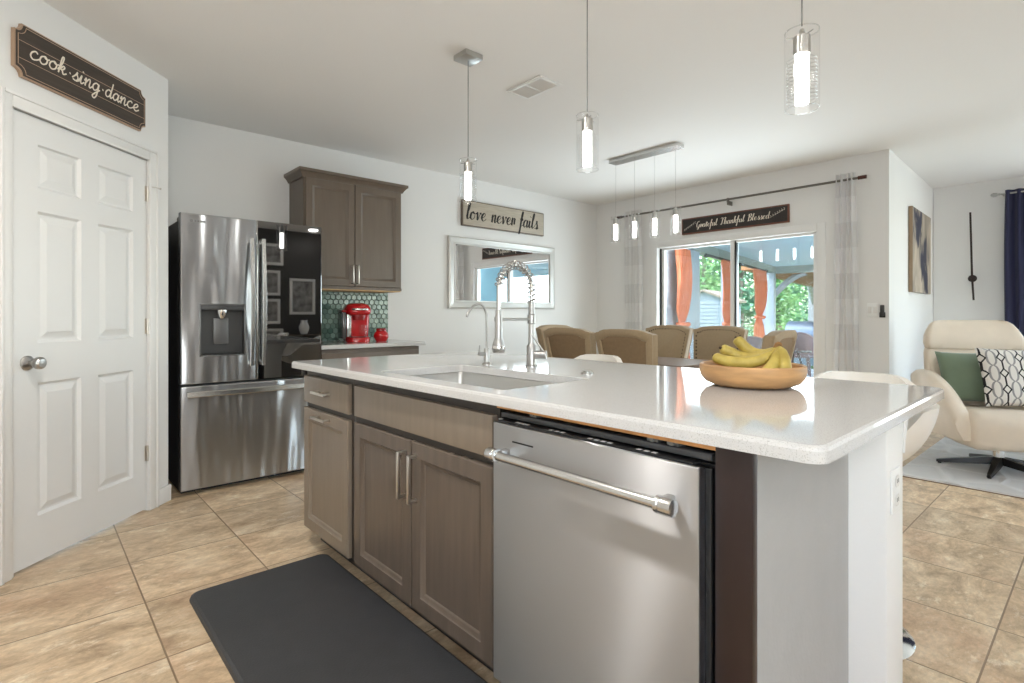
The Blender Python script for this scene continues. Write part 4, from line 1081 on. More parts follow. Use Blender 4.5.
obj('remote_body', B().box((5.556, 1.342, 1.13), (5.574, 1.374, 1.228), .006), M['dgray'], t)

def abstract():
    m, n, l, p = newmat('abstract_canvas'); p.inputs['Roughness'].default_value = .7
    tc = n.new('ShaderNodeTexCoord')
    def noise(sc_, loc, det=6, dist=.5):
        mp = n.new('ShaderNodeMapping'); mp.inputs['Scale'].default_value = sc_; mp.inputs['Location'].default_value = loc; l.new(tc.outputs['Object'], mp.inputs[0])
        a = n.new('ShaderNodeTexNoise'); a.inputs['Scale'].default_value = 1.0; a.inputs['Detail'].default_value = det; a.inputs['Distortion'].default_value = dist; l.new(mp.outputs[0], a.inputs['Vector']); return a.outputs[0]
    r = n.new('ShaderNodeValToRGB'); e = r.color_ramp.elements
    e[0].position = .36; e[0].color = rgb(112, 106, 100); e[1].position = .62; e[1].color = rgb(186, 172, 154)
    l.new(noise((3, 1, 2), (0, 0, 0)), r.inputs[0])
    # dark brush patches: one upper left, one running down the middle
    sx = n.new('ShaderNodeSeparateXYZ'); l.new(tc.outputs['Object'], sx.inputs[0])
    def mt(op, a, b=None):
        q = n.new('ShaderNodeMath'); q.operation = op
        for i, v in enumerate((a, b)):
            if v is None: continue
            if isinstance(v, (int, float)): q.inputs[i].default_value = v
            else: l.new(v, q.inputs[i])
        return q.outputs[0]
    def blob(cx, cz, wx, wz):
        u = mt('DIVIDE', mt('SUBTRACT', sx.outputs[0], cx), wx); w = mt('DIVIDE', mt('SUBTRACT', sx.outputs[2], cz), wz)
        return mt('SUBTRACT', 1.0, mt('ADD', mt('MULTIPLY', u, u), mt('MULTIPLY', w, w)))
    m1 = mt('MAXIMUM', mt('MAXIMUM', blob(-.22, .24, .22, .18), blob(.06, -.06, .24, .20)), blob(.20, -.25, .10, .22))
    f = mt('ADD', mt('MULTIPLY', m1, .5), mt('MULTIPLY', mt('SUBTRACT', noise((14, 1, 4), (2, 0, 1), 7, .8), .5), 3.2))
    k = n.new('ShaderNodeMapRange'); k.inputs['From Min'].default_value = -.10; k.inputs['From Max'].default_value = .28; l.new(f, k.inputs['Value'])
    mx = n.new('ShaderNodeMix'); mx.data_type = 'RGBA'; mx.inputs[7].default_value = rgb(52, 52, 70); l.new(k.outputs[0], mx.inputs[0]); l.new(r.outputs[0], mx.inputs[6]); l.new(mx.outputs[2], p.inputs['Base Color']); return m
t = thing('canvas_painting', 'abstract gray, beige and navy canvas on the side wall past the patio door', 'painting', (6.84, 1.34, 1.78))
SKW = Matrix.Translation((6.84, 1.357, 1.78)) @ Matrix.Rotation(math.atan(.0363), 4, 'Z')
def pobj(n_, b_, m_):
    me_o = obj(n_, b_, m_, None, smooth=False); me_o.parent = t
    vs = [SKW @ (v.co + Vector(me_o.location)) - Vector(t.location) for v in me_o.data.vertices]
    for v, c in zip(me_o.data.vertices, vs): v.co = c
    me_o.location = (0, 0, 0); return me_o
pobj('canvas', B().box((-.478, -.038, -.414), (.478, -.004, .414), .003), abstract())
pobj('canvas_edge', B().box((-.481, -.036, -.416), (-.4785, -.004, .416)), mat('tan_canvas_edge', rgb(150, 128, 104), .7))
t = thing('wall_clock', 'minimal black wall clock with two long hands on the far wall', 'clock', (7.66, 1.03, 1.30))
ck = mat('dark_bronze_clock', rgb(48, 36, 32), .4, .4)
obj('hub', B().lathe([(.0, -.115), (.026, -.115), (.038, -.10), (.038, -.085), (.018, -.08), (.012, -.07), (.012, 0), (.0, 0)], (7.70, 1.028, 1.535), 24, 'x'), ck, t)
b = B().tube([(7.585, 1.043, 2.25), (7.585, 1.028, 1.535)], [.009, .010], 8, flat=(Vector((1, 0, 0)), .35)); obj('minute_hand', b, ck, t)
b = B().tube([(7.59, 1.028, 1.535), (7.59, 1.016, 1.30)], [.010, .009], 8, flat=(Vector((1, 0, 0)), .35)); obj('hour_hand', b, ck, t)
M['navy'] = mat('navy_curtain_fabric', rgb(19, 21, 60), .8, var=.12, scale=4, stretch=(1, 20, .4), sheen=.3)
curtain('navy_curtain', 'navy blue curtain at the living room window', 'curtain', -.05, .765, .03, 2.44, 7.585, M['navy'], 9, .03, 1.03, 0)
t = thing('living_curtain_rod', 'slim silver curtain rod with finial above the navy curtain', 'curtain rod', (7.585, -.6, 2.4))
b = B().cyl((7.585, .80, 2.405), (7.585, -2.0, 2.405), .009, n=12); obj('rod', b, M['pgray'], t)
b = B().lathe([(.0, 0), (.012, .004), (.010, .02), (.020, .035), (.022, .055), (.012, .075), (.0, .08)], (7.585, .80, 2.405), 16, 'y'); obj('finial', b, M['pgray'], t)
b = B().cyl((7.585, .785, 2.405), (7.699, .785, 2.405), .007, n=10); obj('bracket', b, M['pgray'], t)

# ------------------------------------------------------------ dining set
M['uph'] = mat('tan_upholstery', rgb(166, 144, 114), .75, var=.05, scale=60, sheen=.2)
M['uphd'] = mat('tan_back_panel', rgb(140, 116, 88), .75, var=.06, scale=40)
M['leg'] = mat('dark_walnut_leg', rgb(66, 46, 34), .4)
M['nail'] = mat('antique_nailhead', rgb(70, 56, 40), .4, .5)
def chair():
    c = thing('dining_chair', 'x', 'chair', (0, 0, 0), 'dining chairs around the table')
    H0, HS, HC = .40, .965, 1.035
    def outline(i):
        """back outline in (x,z), inset i"""
        p = [(-.205 + i, H0 + i)]
        p.append((.205 - i, H0 + i))
        p += [(.232 - i * .9, .70), (.262 - i, .94), (.268 - i, 1.0 - i * .9), (.250 - i, 1.008 - i), (.228 - i * .9, 1.010 - i), (.205 - i * .8, 1.020 - i), (.165 - i * .5, 1.030 - i), (.09, HC - i), (0, HC + .002 - i)]
        q = [(-x, z) for x, z in p[2:-1]]
        return p + list(reversed(q))
    lean = lambda z: .215 + (z - .45) * .20
    def pl(pts, d): return [Vector((x, lean(z) + d - .25 * x * x, z)) for x, z in pts]
    b = B(); b.loft([pl(outline(.01), .0), pl(outline(0), .008), pl(outline(0), .062), pl(outline(.008), .07)]); bk = obj('backrest', b, M['uph'], c, angle=50)
    b = B(); b.loft([pl(outline(.0), .066), pl(outline(-.002), .078), pl(outline(.012), .084), pl(outline(.045), .084), pl(outline(.052), .076), pl(outline(.052), .066)], False, False); obj('back_frame', b, M['uph'], bk, angle=50)
    b = B(); b.loft([pl(outline(.05), .071), pl(outline(.062), .074)]); obj('back_panel', b, M['uphd'], bk, angle=50)
    # nailheads on the front and on the edge
    b = B(); o_ = cr([(x, z, 0) for x, z in outline(.035)], 8, True); last = None
    for p in o_:
        if last is None or (p - last).length > .024:
            last = p; q = Vector((p.x, lean(p.y) - .001 - .25 * p.x * p.x, p.y)); b.lathe([(.0, -.006), (.006, -.003), (.0085, .001), (.0, .001)], q, 8, 'y')
    obj('nailhead_trim', b, M['nail'], bk)
    b = B(); b.box((-.25, -.27, .40), (.25, .235, .495), .028, 3); obj('seat', b, M['uph'], c)
    b = B(); b.box((-.24, -.255, .345), (.24, .23, .40), .006); obj('seat_rail', b, M['leg'], c)
    for sx, sy in ((-1, -1), (1, -1), (-1, 1), (1, 1)):
        y = -.225 if sy < 0 else .205
        b = B().tube([(sx * .205, y, .36), (sx * .207, y, .18), (sx * .21, y + (.03 if sy > 0 else -.005), 0)], [.024, .019, .014], 10); obj('leg', b, M['leg'], c)
    return c
ch = chair()
# local front is -Y; rotz turns it
ch['label'] = 'tan dining chair with its back to the kitchen, left of the two'
def dch(x, y, a, lab): dup(ch, (x, y, 0), R(a), lab)
ch.location = (3.60, 2.945, 0); ch.scale = (.94, 1, 1)
ch.rotation_euler = (0, 0, R(90))
dch(3.585, 2.38, 90, 'tan dining chair with its back to the kitchen, right of the two')
dch(4.46, 3.00, -90, 'tan nailhead dining chair facing the kitchen, left of the far pair')
dch(4.48, 2.47, -90, 'tan nailhead dining chair facing the kitchen, right of the far pair')
dch(3.82, 1.88, 186, 'tan dining chair seen from behind at the right end of the table')
dch(4.13, 3.58, 0, 'tan nailhead dining chair at the left end of the table by the back wall')
dt = thing('dining_table', 'rectangular brown dining table between the island and the patio door', 'table', (4.0, 2.76, 0))
M['table'] = mat('gray_brown_table', rgb(126, 106, 90), .5, var=.12, scale=3, stretch=(8, 1, 1))
obj('tabletop', countertop(3.60, 4.30, 2.15, 3.40, .715, .76, (.03,) * 4, None, .01), M['table'], dt, angle=12)
obj('apron', B().box((3.68, 2.23, .63), (4.22, 3.32, .715), .003), M['table'], dt)
for x in (3.71, 4.19):
    for y in (2.26, 3.29): obj('leg', B().box((x - .035, y - .035, 0), (x + .035, y + .035, .715), .006), M['table'], dt)

# ------------------------------------------------------------ bar stools
M['stool'] = mat('white_stool_shell', rgb(236, 230, 221), .35, coat=.2)
def stool():
    s = thing('bar_stool', 'x', 'stool', (0, 0, 0), 'white swivel bar stools behind the island')
    # tub shell: back on +X; u around, v from the seat centre out to the rim
    def rim(a):
        c = math.cos(a)
        t = max(0, min(1, (c + .88) / .55)); t = t * t * (3 - 2 * t)
        k = max(0, min(1, (c - .50) / .45)); k = k * k * (3 - 2 * k)
        return .72 + .115 * t + .078 * k
    def f(u, v, off=0.0):
        a = 2 * PI * u
        zr = rim(a)
        rb = .222
        if v < .5:
            q = v / .5; r = .005 + (rb - .075) * q; z = .615 + .018 * q * q
        else:
            q = (v - .5) / .5; r = rb - .07 + .075 * math.sin(q * PI / 2) + .03 * q; z = .633 + (zr - .633) * q ** 1.35
        rr = r - off * (1 if v > .3 else .2); zz = z + off * (1.2 if v < .6 else .0)
        return Vector((rr * math.cos(a) * 1.02, rr * math.sin(a) * 1.05, zz))
    b = B(); b.grid(lambda u, v: f(u, v), 44, 22, lambda u, v: f(u, v, .028), closed_u=True); bmesh.ops.remove_doubles(b.bm, verts=b.bm.verts[:], dist=1e-4); obj('shell_seat', b, M['stool'], s, angle=60)
    obj('seat_pad', B().lathe([(.0, .652), (.16, .652), (.185, .662), (.18, .678), (.0, .690)], (0, 0, 0), 32), M['stool'], s)
    obj('column', B().lathe([(.0, .02), (.03, .02), (.03, .36), (.022, .37), (.022, .62), (.0, .62)], (0, 0, 0), 22), M['chrome'], s)
    obj('base', B().lathe([(.0, .0), (.205, .0), (.205, .006), (.19, .012), (.06, .024), (.035, .045), (.0, .045)], (0, 0, 0), 40), M['chrome'], s)
    b = B(); ring = [(-.13 + .13 * math.cos(a), .13 * math.sin(a), .28) for a in [2 * PI * i / 32 for i in range(32)]]; b.tube(ring + [ring[0]], .010, 8, cap=False); b.cyl((-.03, 0, .28), (.0, 0, .28), .02, n=10); obj('footrest', b, M['chrome'], s)
    return s
st = stool(); st.location = (2.22, .655, 0); st.rotation_euler = (0, 0, R(2)); st['label'] = 'white shell bar stool at the near end of the island, by the knee wall outlet'
dup(st, (2.20, 1.955, 0), 0, 'white shell bar stool at the far end of the island, before the dining chairs')

# ------------------------------------------------------------ lounge chairs, pillows, rug
M['leather'] = mat('cream_leather', rgb(226, 212, 194), .42, var=.03, scale=12, bump=.08, bscale=180)
def lounge():
    c = thing('lounge_chair', 'x', 'armchair', (0, 0, 0), 'cream leather swivel lounge chairs on the rug')
    M_ = M['leather']
    # seat: rounded cushion, front lip curling down
    def rr(w0, w1, y, z0, z1, r=.05):
        pts = []
        for (cx, cz, a0) in ((w0 + r, z0 + r, PI), (w1 - r, z0 + r, 1.5 * PI), (w1 - r, z1 - r, 0), (w0 + r, z1 - r, .5 * PI)):
            for k in range(6):
                a = a0 + k / 5 * PI / 2; pts.append((cx + r * math.cos(a), y, cz + r * math.sin(a)))
        return pts
    b = B(); b.loft([rr(-.29, .29, -.40, .25, .40, .06), rr(-.315, .315, -.385, .215, .44, .06), rr(-.325, .325, -.34, .20, .462, .06), rr(-.325, .325, -.1, .19, .455, .06), rr(-.32, .32, .25, .20, .43, .06)]); obj('seat', b, M_, c, angle=60)
    # backrest in two cushions, tapering and leaning
    def sec(z, y, w, d):
        pts = []
        for k in range(32):
            a = 2 * PI * k / 32; cs, sn = math.cos(a), math.sin(a)
            pts.append((w * math.copysign(abs(cs) ** .45, cs), y + d * math.copysign(abs(sn) ** .7, sn) + .06 * (abs(cs) ** 2) * -1, z))
        return pts
    y_ = lambda z: .24 + (z - .4) * .30
    b = B(); b.loft([sec(z, y_(z), w, d) for z, w, d in ((.36, .27, .07), (.42, .31, .10), (.55, .335, .105), (.70, .34, .10), (.82, .332, .092), (.855, .325, .075), (.865, .31, .05))]); obj('backrest', b, M_, c, angle=60)
    b = B(); b.loft([sec(z, y_(z) - .012, w, d) for z, w, d in ((.850, .30, .05), (.86, .325, .078), (.90, .33, .092), (.96, .32, .088), (1.01, .298, .075), (1.05, .275, .055), (1.073, .245, .035), (1.083, .21, .015))]); obj('headrest', b, M_, c, angle=60)
    # arms sweep forward and down from the back
    for s in (-1, 1):
        pth = [(s * .345, .36, .66), (s * .375, .24, .695), (s * .385, .08, .69), (s * .382, -.06, .645), (s * .374, -.18, .575), (s * .366, -.27, .50), (s * .356, -.335, .43), (s * .345, -.36, .36)]
        P = cr(pth, 5); rings = []
        for i, p in enumerate(P):
            t = i / (len(P) - 1); zb = .24 + .02 * t
            hw = .066 - .012 * t
            rings.append([(p.x - s * hw * .9, p.y, zb), (p.x - s * hw, p.y, p.z - .03), (p.x - s * hw * .6, p.y, p.z - .006), (p.x, p.y, p.z), (p.x + s * hw * .6, p.y, p.z - .006), (p.x + s * hw, p.y, p.z - .03), (p.x + s * hw * .9 - s * .03, p.y, zb)])
        b = B(); b.loft(rings); obj('armrest', b, M_, c, angle=70)
    obj('column', B().lathe([(.0, .05), (.034, .05), (.034, .14), (.028, .145), (.028, .215), (.0, .215)], (0, -.02, 0), 20), M['chrome'], c)
    bl = mat('black_chair_base', rgb(40, 38, 38), .3, .6)
    for k in range(5):
        a = R(20) + 2 * PI * k / 5; d = Vector((math.cos(a), math.sin(a), 0)); q = Vector((0, -.02, 0))
        b = B(); pp = Vector((-d.y, d.x, 0))
        rings = []
        for t, w, h0, h1 in ((.0, .030, .045, .10), (.12, .028, .03, .075), (.34, .016, .008, .032), (.36, .010, .010, .026)):
            rings.append([q + d * t + pp * w + Vector((0, 0, h0)), q + d * t + pp * w * .7 + Vector((0, 0, h1)), q + d * t - pp * w * .7 + Vector((0, 0, h1)), q + d * t - pp * w + Vector((0, 0, h0))])
        b.loft(rings); b.cyl(q + d * .34 + Vector((0, 0, .0)), q + d * .34 + Vector((0, 0, .012)), .012, n=10); obj('base_blade', b, bl, c)
    return c
RUGZ = .016
lc = lounge(); lc.location = (5.28, .575, RUGZ); lc.rotation_euler = (0, 0, R(-58)); lc['label'] = 'cream leather swivel lounge chair holding the green and patterned pillows'
dup(lc, (6.34, -.05, RUGZ), R(-80), 'cream leather lounge chair at the right edge, partly behind the pillow chair')
def pillow(name, lab, w, h, d, m, M_):
    b = B()
    def f(u, v, s):
        x, z = (u - .5) * 2, (v - .5) * 2
        k = max(0, (1 - abs(x) ** 3.2)) ** .55 * max(0, (1 - abs(z) ** 3.2)) ** .55
        pin = 1 - .06 * (1 - abs(x) ** 2) * abs(z) ** 3; pin2 = 1 - .06 * (1 - abs(z) ** 2) * abs(x) ** 3
        return Vector((x * w / 2 * pin2, s * d / 2 * k, z * h / 2 * pin))
    b.grid(lambda u, v: f(u, v, 1), 22, 22, lambda u, v: f(u, v, -1)); bmesh.ops.remove_doubles(b.bm, verts=b.bm.verts[:], dist=1e-4)
    o = obj(name, b, m, None, angle=80)
    for v in o.data.vertices: v.co.z -= h / 2
    o.matrix_world = M_
    return tag(o, lab, 'pillow')
m, n, l, p = newmat('trellis_pattern_fabric'); p.inputs['Roughness'].default_value = .8
def trellis():
    tc = n.new('ShaderNodeTexCoord'); sx = n.new('ShaderNodeSeparateXYZ'); l.new(tc.outputs['Object'], sx.inputs[0])
    def mt(op, a, b=None):
        q = n.new('ShaderNodeMath'); q.operation = op
        for i, v in enumerate((a, b)):
            if v is None: continue
            if isinstance(v, (int, float)): q.inputs[i].default_value = v
            else: l.new(v, q.inputs[i])
        return q.outputs[0]
    # wavy vertical strands: columns .135 wide; two mirrored waves per column make linked ovals
    P_ = .118
    zf = mt('ABSOLUTE', mt('SUBTRACT', mt('FRACT', mt('DIVIDE', mt('ADD', sx.outputs[2], 5.0), P_)), .5))   # .5 at joints, 0 mid
    dia = mt('MULTIPLY', mt('MAXIMUM', mt('SUBTRACT', .27, zf), 0.0), .085)                                  # diamonds joined by straight runs
    ova = mt('MULTIPLY', mt('POWER', mt('MAXIMUM', mt('SUBTRACT', 1.0, mt('POWER', mt('MULTIPLY', zf, 2.0), 2.6)), 0.0), .6), .024)
    def strand(off, per, g_, hw):
        xx = mt('ADD', sx.outputs[0], off)
        pm = mt('SUBTRACT', mt('MULTIPLY', mt('FRACT', mt('DIVIDE', mt('ADD', xx, per * 10.5), per)), per), per / 2)
        return mt('LESS_THAN', mt('ABSOLUTE', mt('SUBTRACT', mt('ABSOLUTE', pm), g_)), hw)
    k = strand(0, .106, dia, .0052); g = strand(.053, .106, ova, .0062)
    a = n.new('ShaderNodeMix'); a.data_type = 'RGBA'; a.inputs[6].default_value = rgb(228, 224, 218); a.inputs[7].default_value = rgb(150, 148, 148); l.new(g, a.inputs[0])
    c = n.new('ShaderNodeMix'); c.data_type = 'RGBA'; c.inputs[7].default_value = rgb(30, 28, 32); l.new(k, c.inputs[0]); l.new(a.outputs[2], c.inputs[6]); l.new(c.outputs[2], p.inputs['Base Color'])
trellis(); M['trellis'] = m
M['sage'] = mat('sage_green_velvet', rgb(112, 128, 106), .8, var=.08, scale=8, sheen=.4)
LCM = Matrix.Translation((5.28, .575, RUGZ)) @ Matrix.Rotation(R(-58), 4, 'Z')
pillow('green_pillow', 'sage green pillow leaning in the lounge chair behind the patterned one', .42, .40, .13, M['sage'], LCM @ Matrix.Translation((-.10, .12, .655)) @ Matrix.Rotation(R(-22), 4, 'X'))
pillow('patterned_pillow', 'white pillow with black and gray trellis pattern on the lounge chair', .46, .44, .13, M['trellis'], LCM @ Matrix.Translation((.10, -.05, .675)) @ Matrix.Rotation(R(-20), 4, 'X'))
m, n, l, p = newmat('white_high_low_rug'); p.inputs['Roughness'].default_value = .9; p.inputs['Base Color'].default_value = rgb(226, 225, 222)
tc = n.new('ShaderNodeTexCoord'); v = n.new('ShaderNodeTexVoronoi'); v.feature = 'DISTANCE_TO_EDGE'; v.inputs['Scale'].default_value = 3.0; l.new(tc.outputs['Object'], v.inputs['Vector'])
mr = n.new('ShaderNodeMapRange'); mr.inputs['From Max'].default_value = .10; l.new(v.outputs['Distance'], mr.inputs['Value'])
wv = n.new('ShaderNodeTexWave'); wv.inputs['Scale'].default_value = 22; l.new(tc.outputs['Object'], wv.inputs['Vector'])
ad = n.new('ShaderNodeMath'); ad.operation = 'MULTIPLY_ADD'; ad.inputs[1].default_value = -.35; l.new(wv.outputs[0], ad.inputs[0]); l.new(mr.outputs[0], ad.inputs[2])
bp = n.new('ShaderNodeBump'); bp.inputs['Strength'].default_value = 1.0; bp.inputs['Distance'].default_value = .02; bp.invert = True; l.new(ad.outputs[0], bp.inputs['Height']); l.new(bp.outputs[0], p.inputs['Normal'])
rc = n.new('ShaderNodeMix'); rc.data_type = 'RGBA'; rc.inputs[6].default_value = rgb(242, 241, 239); rc.inputs[7].default_value = rgb(226, 225, 223); l.new(ad.outputs[0], rc.inputs[0]); l.new(rc.outputs[2], p.inputs['Base Color'])
rg = thing('area_rug', 'white high-low textured rug under the lounge chairs', 'rug', (6.0, -.6, 0))
obj('pile', countertop(4.60, 7.4, -2.4, 1.05, .003, RUGZ, (.01,) * 4, None, .006), m, rg)
obj('backing', countertop(4.592, 7.408, -2.408, 1.058, 0, .004, (.01,) * 4, None, .001), mat('brown_rug_backing', rgb(120, 92, 70), .9), rg)

# ------------------------------------------------------------ gallery wall behind the camera (seen in the refrigerator's dark glass)
struct('wall_gallery', B().box((1.8, -1.82, 0), (4.3, -1.7, CZ)), mat('charcoal_wall_paint', rgb(74, 72, 70), .7), smooth=False)
fwood = mat('gallery_frame_wood', rgb(240, 238, 234), .5); photo = mat('gray_photo_print', rgb(150, 148, 146), .5, var=.6, scale=9)
for i, (x, z, w, h, lab) in enumerate(((3.0, 2.16, .46, .36, 'pale framed photo, topmost of the column on the gallery wall'), (3.0, 1.68, .36, .42, 'pale framed photo, second from the top of the column on the gallery wall'),
        (3.0, 1.20, .36, .42, 'pale framed photo, third from the top of the column on the gallery wall'), (3.0, .74, .46, .34, 'pale framed photo, lowest of the column on the gallery wall'), (3.56, 1.46, .44, .62, 'large pale framed picture beside the photo column on the gallery wall'))):
    t = thing('picture_frame', lab, 'picture', (x, -1.69, z - h / 2), 'framed photos on the gallery wall')
    b = B(); f_ = .045
    for (a0, a1, c0, c1) in ((x - w / 2, x + w / 2, z - h / 2, z - h / 2 + f_), (x - w / 2, x + w / 2, z + h / 2 - f_, z + h / 2), (x - w / 2, x - w / 2 + f_, z - h / 2 + f_, z + h / 2 - f_), (x + w / 2 - f_, x + w / 2, z - h / 2 + f_, z + h / 2 - f_)): b.box((a0, -1.698, c0), (a1, -1.67, c1), .002)
    obj('frame', b, fwood, t); obj('print', B().box((x - w / 2 + f_, -1.698, z - h / 2 + f_), (x + w / 2 - f_, -1.69, z + h / 2 - f_)), photo, t, smooth=False)
t = thing('wall_shelf', 'dark wooden shelf with bracket on the gallery wall', 'shelf', (3.5, -1.6, .78))
obj('board', B().box((3.22, -1.698, .78), (3.84, -1.48, .81), .003), M['cabdk'], t); obj('bracket', B().box((3.5, -1.698, .66), (3.53, -1.52, .779), .003), M['black'], t)
tag(obj('vase', B().lathe([(.0, .811), (.05, .811), (.075, .87), (.085, .93), (.06, 1.0), (.05, 1.02), (.055, 1.05), (.045, 1.05), (.04, 1.0), (.0, .99)], (3.55, -1.59, 0), 28), M['white']), 'white ceramic vase on the wall shelf', 'vase')

# ------------------------------------------------------------ covered patio, gazebo and garden
LP = Vector((7.55, 4.08, 0)); LE = Vector((.983, .185, 0)); LN = Vector((.185, -.983, 0))
def lp_(t, s, z): return LP + LE * t + LN * s + Vector((0, 0, z))
def lbox(b, t0, t1, s0, s1, z0, z1, r=0):
    q = B().box((t0, s0, z0), (t1, s1, z1), r)
    for v in q.bm.verts: v.co = lp_(v.co.x, v.co.y, v.co.z)
    b.join(q.bm); return b
M['lceil'] = mat('pale_blue_patio_ceiling', rgb(226, 240, 248), .5)
M['lwhite'] = mat('white_patio_post', rgb(200, 203, 210), .5)
M['lblue'] = mat('blue_siding', rgb(178, 218, 232), .6)
M['slab'] = mat('patio_concrete', rgb(206, 210, 214), .7, var=.06, scale=5)
b = B(); b.prism([(5.75, 3.90, -.14), (12.4, 5.15, -.14), (13.6, -1.2, -.14), (7.9, -1.2, -.14), (7.9, 1.54, -.14), (5.75, 1.54, -.14)], (0, 0, .12)); struct('patio_slab', b, M['slab'], smooth=False)
b = B(); b.prism([(5.75, 3.95, 2.16), (12.2, 5.16, 2.16), (13.4, -1.4, 2.16), (7.9, -1.4, 2.16), (7.9, 1.54, 2.16), (5.75, 1.54, 2.16)], (0, 0, .2)); struct('patio_ceiling', b, M['lceil'], smooth=False)
b = B().box((5.745, -.2 + 1.725, -.1), (7.86, 1.535, 2.16)); struct('wall_patio', b, M['lblue'], smooth=False)
struct('house_wall_outer', B().box((5.745, 3.72, -.1), (5.86, 4.9, 2.5)), M['lwhite'], smooth=False)
b = B(); lbox(b, -1.85, -1.12, -.06, .04, -.1, 2.16); struct('wall_patio_side', b, M['lwhite'], smooth=False)
def post(t0, t1, lab):
    b = B(); lbox(b, t0, t1, -.08, .08, -.02, 2.03, .004); lbox(b, t0 - .02, t1 + .02, -.10, .10, -.02, .12, .004)
    tag(obj('patio_post', b, M['lwhite']), lab, 'post', 'square posts of the covered patio')
post(-1.02, -.52, 'wide white patio post beside the nearest orange curtain'); post(1.0, 1.22, 'white patio post beside the middle orange curtain'); post(4.15, 4.33, 'white patio corner post beside the farthest orange curtain')
b = B(); lbox(b, -1.85, 4.4, -.08, .08, 2.04, 2.165); gb = mat('gray_patio_beam', rgb(176, 178, 172), .6); tag(obj('patio_beam', b, gb, smooth=False), 'gray beam above the orange curtains along the side of the covered patio', 'beam')
b = B(); lbox(b, 4.25, 4.42, .09, 6.2, 2.02, 2.165); tag(obj('patio_beam', b, gb, smooth=False), 'gray beam along the far edge of the covered patio before the gazebo', 'beam')
# orange outdoor curtains, tied in
M['orange'] = mat('orange_outdoor_fabric', rgb(244, 138, 96), .75, var=.06, scale=5)
def tied(t0, t1, lab, tie, z1=1.99):
    th = thing('outdoor_curtain', lab, 'curtain', tuple(lp_((t0 + t1) / 2, .14, 0)), 'orange curtains along the covered patio')
    c = (t0 + t1) / 2; W0 = (t1 - t0)
    def f(u, v):
        z = .05 + (z1 - .05) * v
        k = 1 - .40 * math.exp(-((z - tie) / .12) ** 2) - .20 * math.exp(-((z - tie) / .45) ** 2)
        if z < tie: k = max(k, .5) * .92
        return lp_(c + (u - .5) * W0 * k, .14 + .035 * k * math.sin(u * 6 * 2 * PI) + .02 * math.sin(5 * z), z)
    b = B(); b.grid(f, 60, 40); obj('panel', b, M['orange'], th, angle=80)
    k = W0 * .19
    b = B(); ring = [lp_(c + k * math.cos(a), .14 + .06 * math.sin(a), tie) for a in [2 * PI * i / 18 for i in range(18)]]; b.tube(ring + [ring[0]], .03, 8, cap=False); obj('tie_knot', b, M['orange'], th)
tied(-1.60, -1.08, 'orange patio curtain tied in the middle, nearest to the house', 1.02); tied(.32, .98, 'orange patio curtain tied low beside the middle post', 1.0); tied(2.2, 3.2, 'orange patio curtain tied in the middle, at the far patio corner', 1.10)
for (t0, t1, lab) in ((-.45, .92, 'dark curtain rod above the middle orange patio curtain'), (1.3, 3.15, 'dark curtain rod above the farthest orange patio curtain')):
    q = thing('outdoor_rod', lab, 'curtain rod', tuple(lp_(t0, .14, 1.99))); b = B().cyl(lp_(t0, .14, 1.995), lp_(t1, .14, 1.995), .018, n=10); obj('rod', b, M['black'], q)
    b = B().lathe([(.0, -.035), (.035, -.02), (.035, .02), (.0, .035)], lp_(t1 + .02, .14, 1.995), 12); obj('finial', b, M['black'], q)
    b = B(); lbox(b, t0 + .1, t0 + .13, .085, .15, 1.97, 2.0); obj('bracket', b, M['black'], q)
# wicker chairs, small table, covered grill
M['wick'] = mat('gray_wicker', rgb(128, 112, 116), .7, var=.3, scale=60, bump=.5, bscale=90)
def wicker(name, lab, x, y, rz, s=1.0):
    t = thing(name, lab, 'chair', (0, 0, 0), 'wicker chairs on the patio')
    b = B()
    def f(u, v, o=0):
        a = R(-115 + 230 * u); h = .42 + (.40 * (math.cos(a * .78) ** .8 if math.cos(a * .78) > 0 else 0)) * v
        rr = (.27 + .05 * v) - o
        return Vector((rr * math.cos(a), rr * math.sin(a), h))
    b.grid(lambda u, v: f(u, v), 36, 10, lambda u, v: f(u, v, .03)); obj('back_shell', b, M['wick'], t, angle=60)
    rim = [f(i / 36, 1, .015) for i in range(37)]; obj('rim', B().tube(rim, .022, 8), M['wick'], t)
    obj('seat', B().lathe([(.0, .36), (.26, .36), (.28, .39), (.26, .43), (.0, .43)], (0, 0, 0), 28), M['wick'], t)
    for k in range(4):
        a = R(45 + 90 * k); obj('leg', B().tube([(.19 * math.cos(a), .19 * math.sin(a), .37), (.23 * math.cos(a), .23 * math.sin(a), 0)], [.022, .016], 8), M['wick'], t)
    t.location = (x, y, -.02); t.rotation_euler = (0, 0, rz); t.scale = (s, s, s); return t
wicker('wicker_chair', 'gray wicker tub chair on the patio seen right of the bananas', 11.0, 4.02, R(25), .98)
wicker('wicker_chair', 'gray wicker tub chair on the patio between the middle and far orange curtains', 8.45, 3.80, R(200), 1.0)
t = thing('patio_table', 'small round dark patio table before the wicker chair', 'table', (9.75, 3.66, -.02))
obj('tabletop', B().lathe([(.0, .53), (.26, .53), (.265, .545), (.26, .56), (.0, .56)], (9.75, 3.66, -.02), 32), mat('dark_patio_glass', rgb(60, 66, 74), .1), t)
for k in range(3):
    a = R(30 + 120 * k); obj('leg', B().tube([(9.75 + .06 * math.cos(a), 3.66 + .06 * math.sin(a), .51), (9.75 + .22 * math.cos(a), 3.66 + .22 * math.sin(a), -.02)], .015, 8), M['black'], t)
GX, GY = 13.9, 5.0
t = thing('patio_grill', 'pale gray barbecue grill standing beyond the patio', 'grill', (GX, GY, -.14)); gm = mat('pale_grill_enamel', rgb(140, 156, 178), .35, .3)
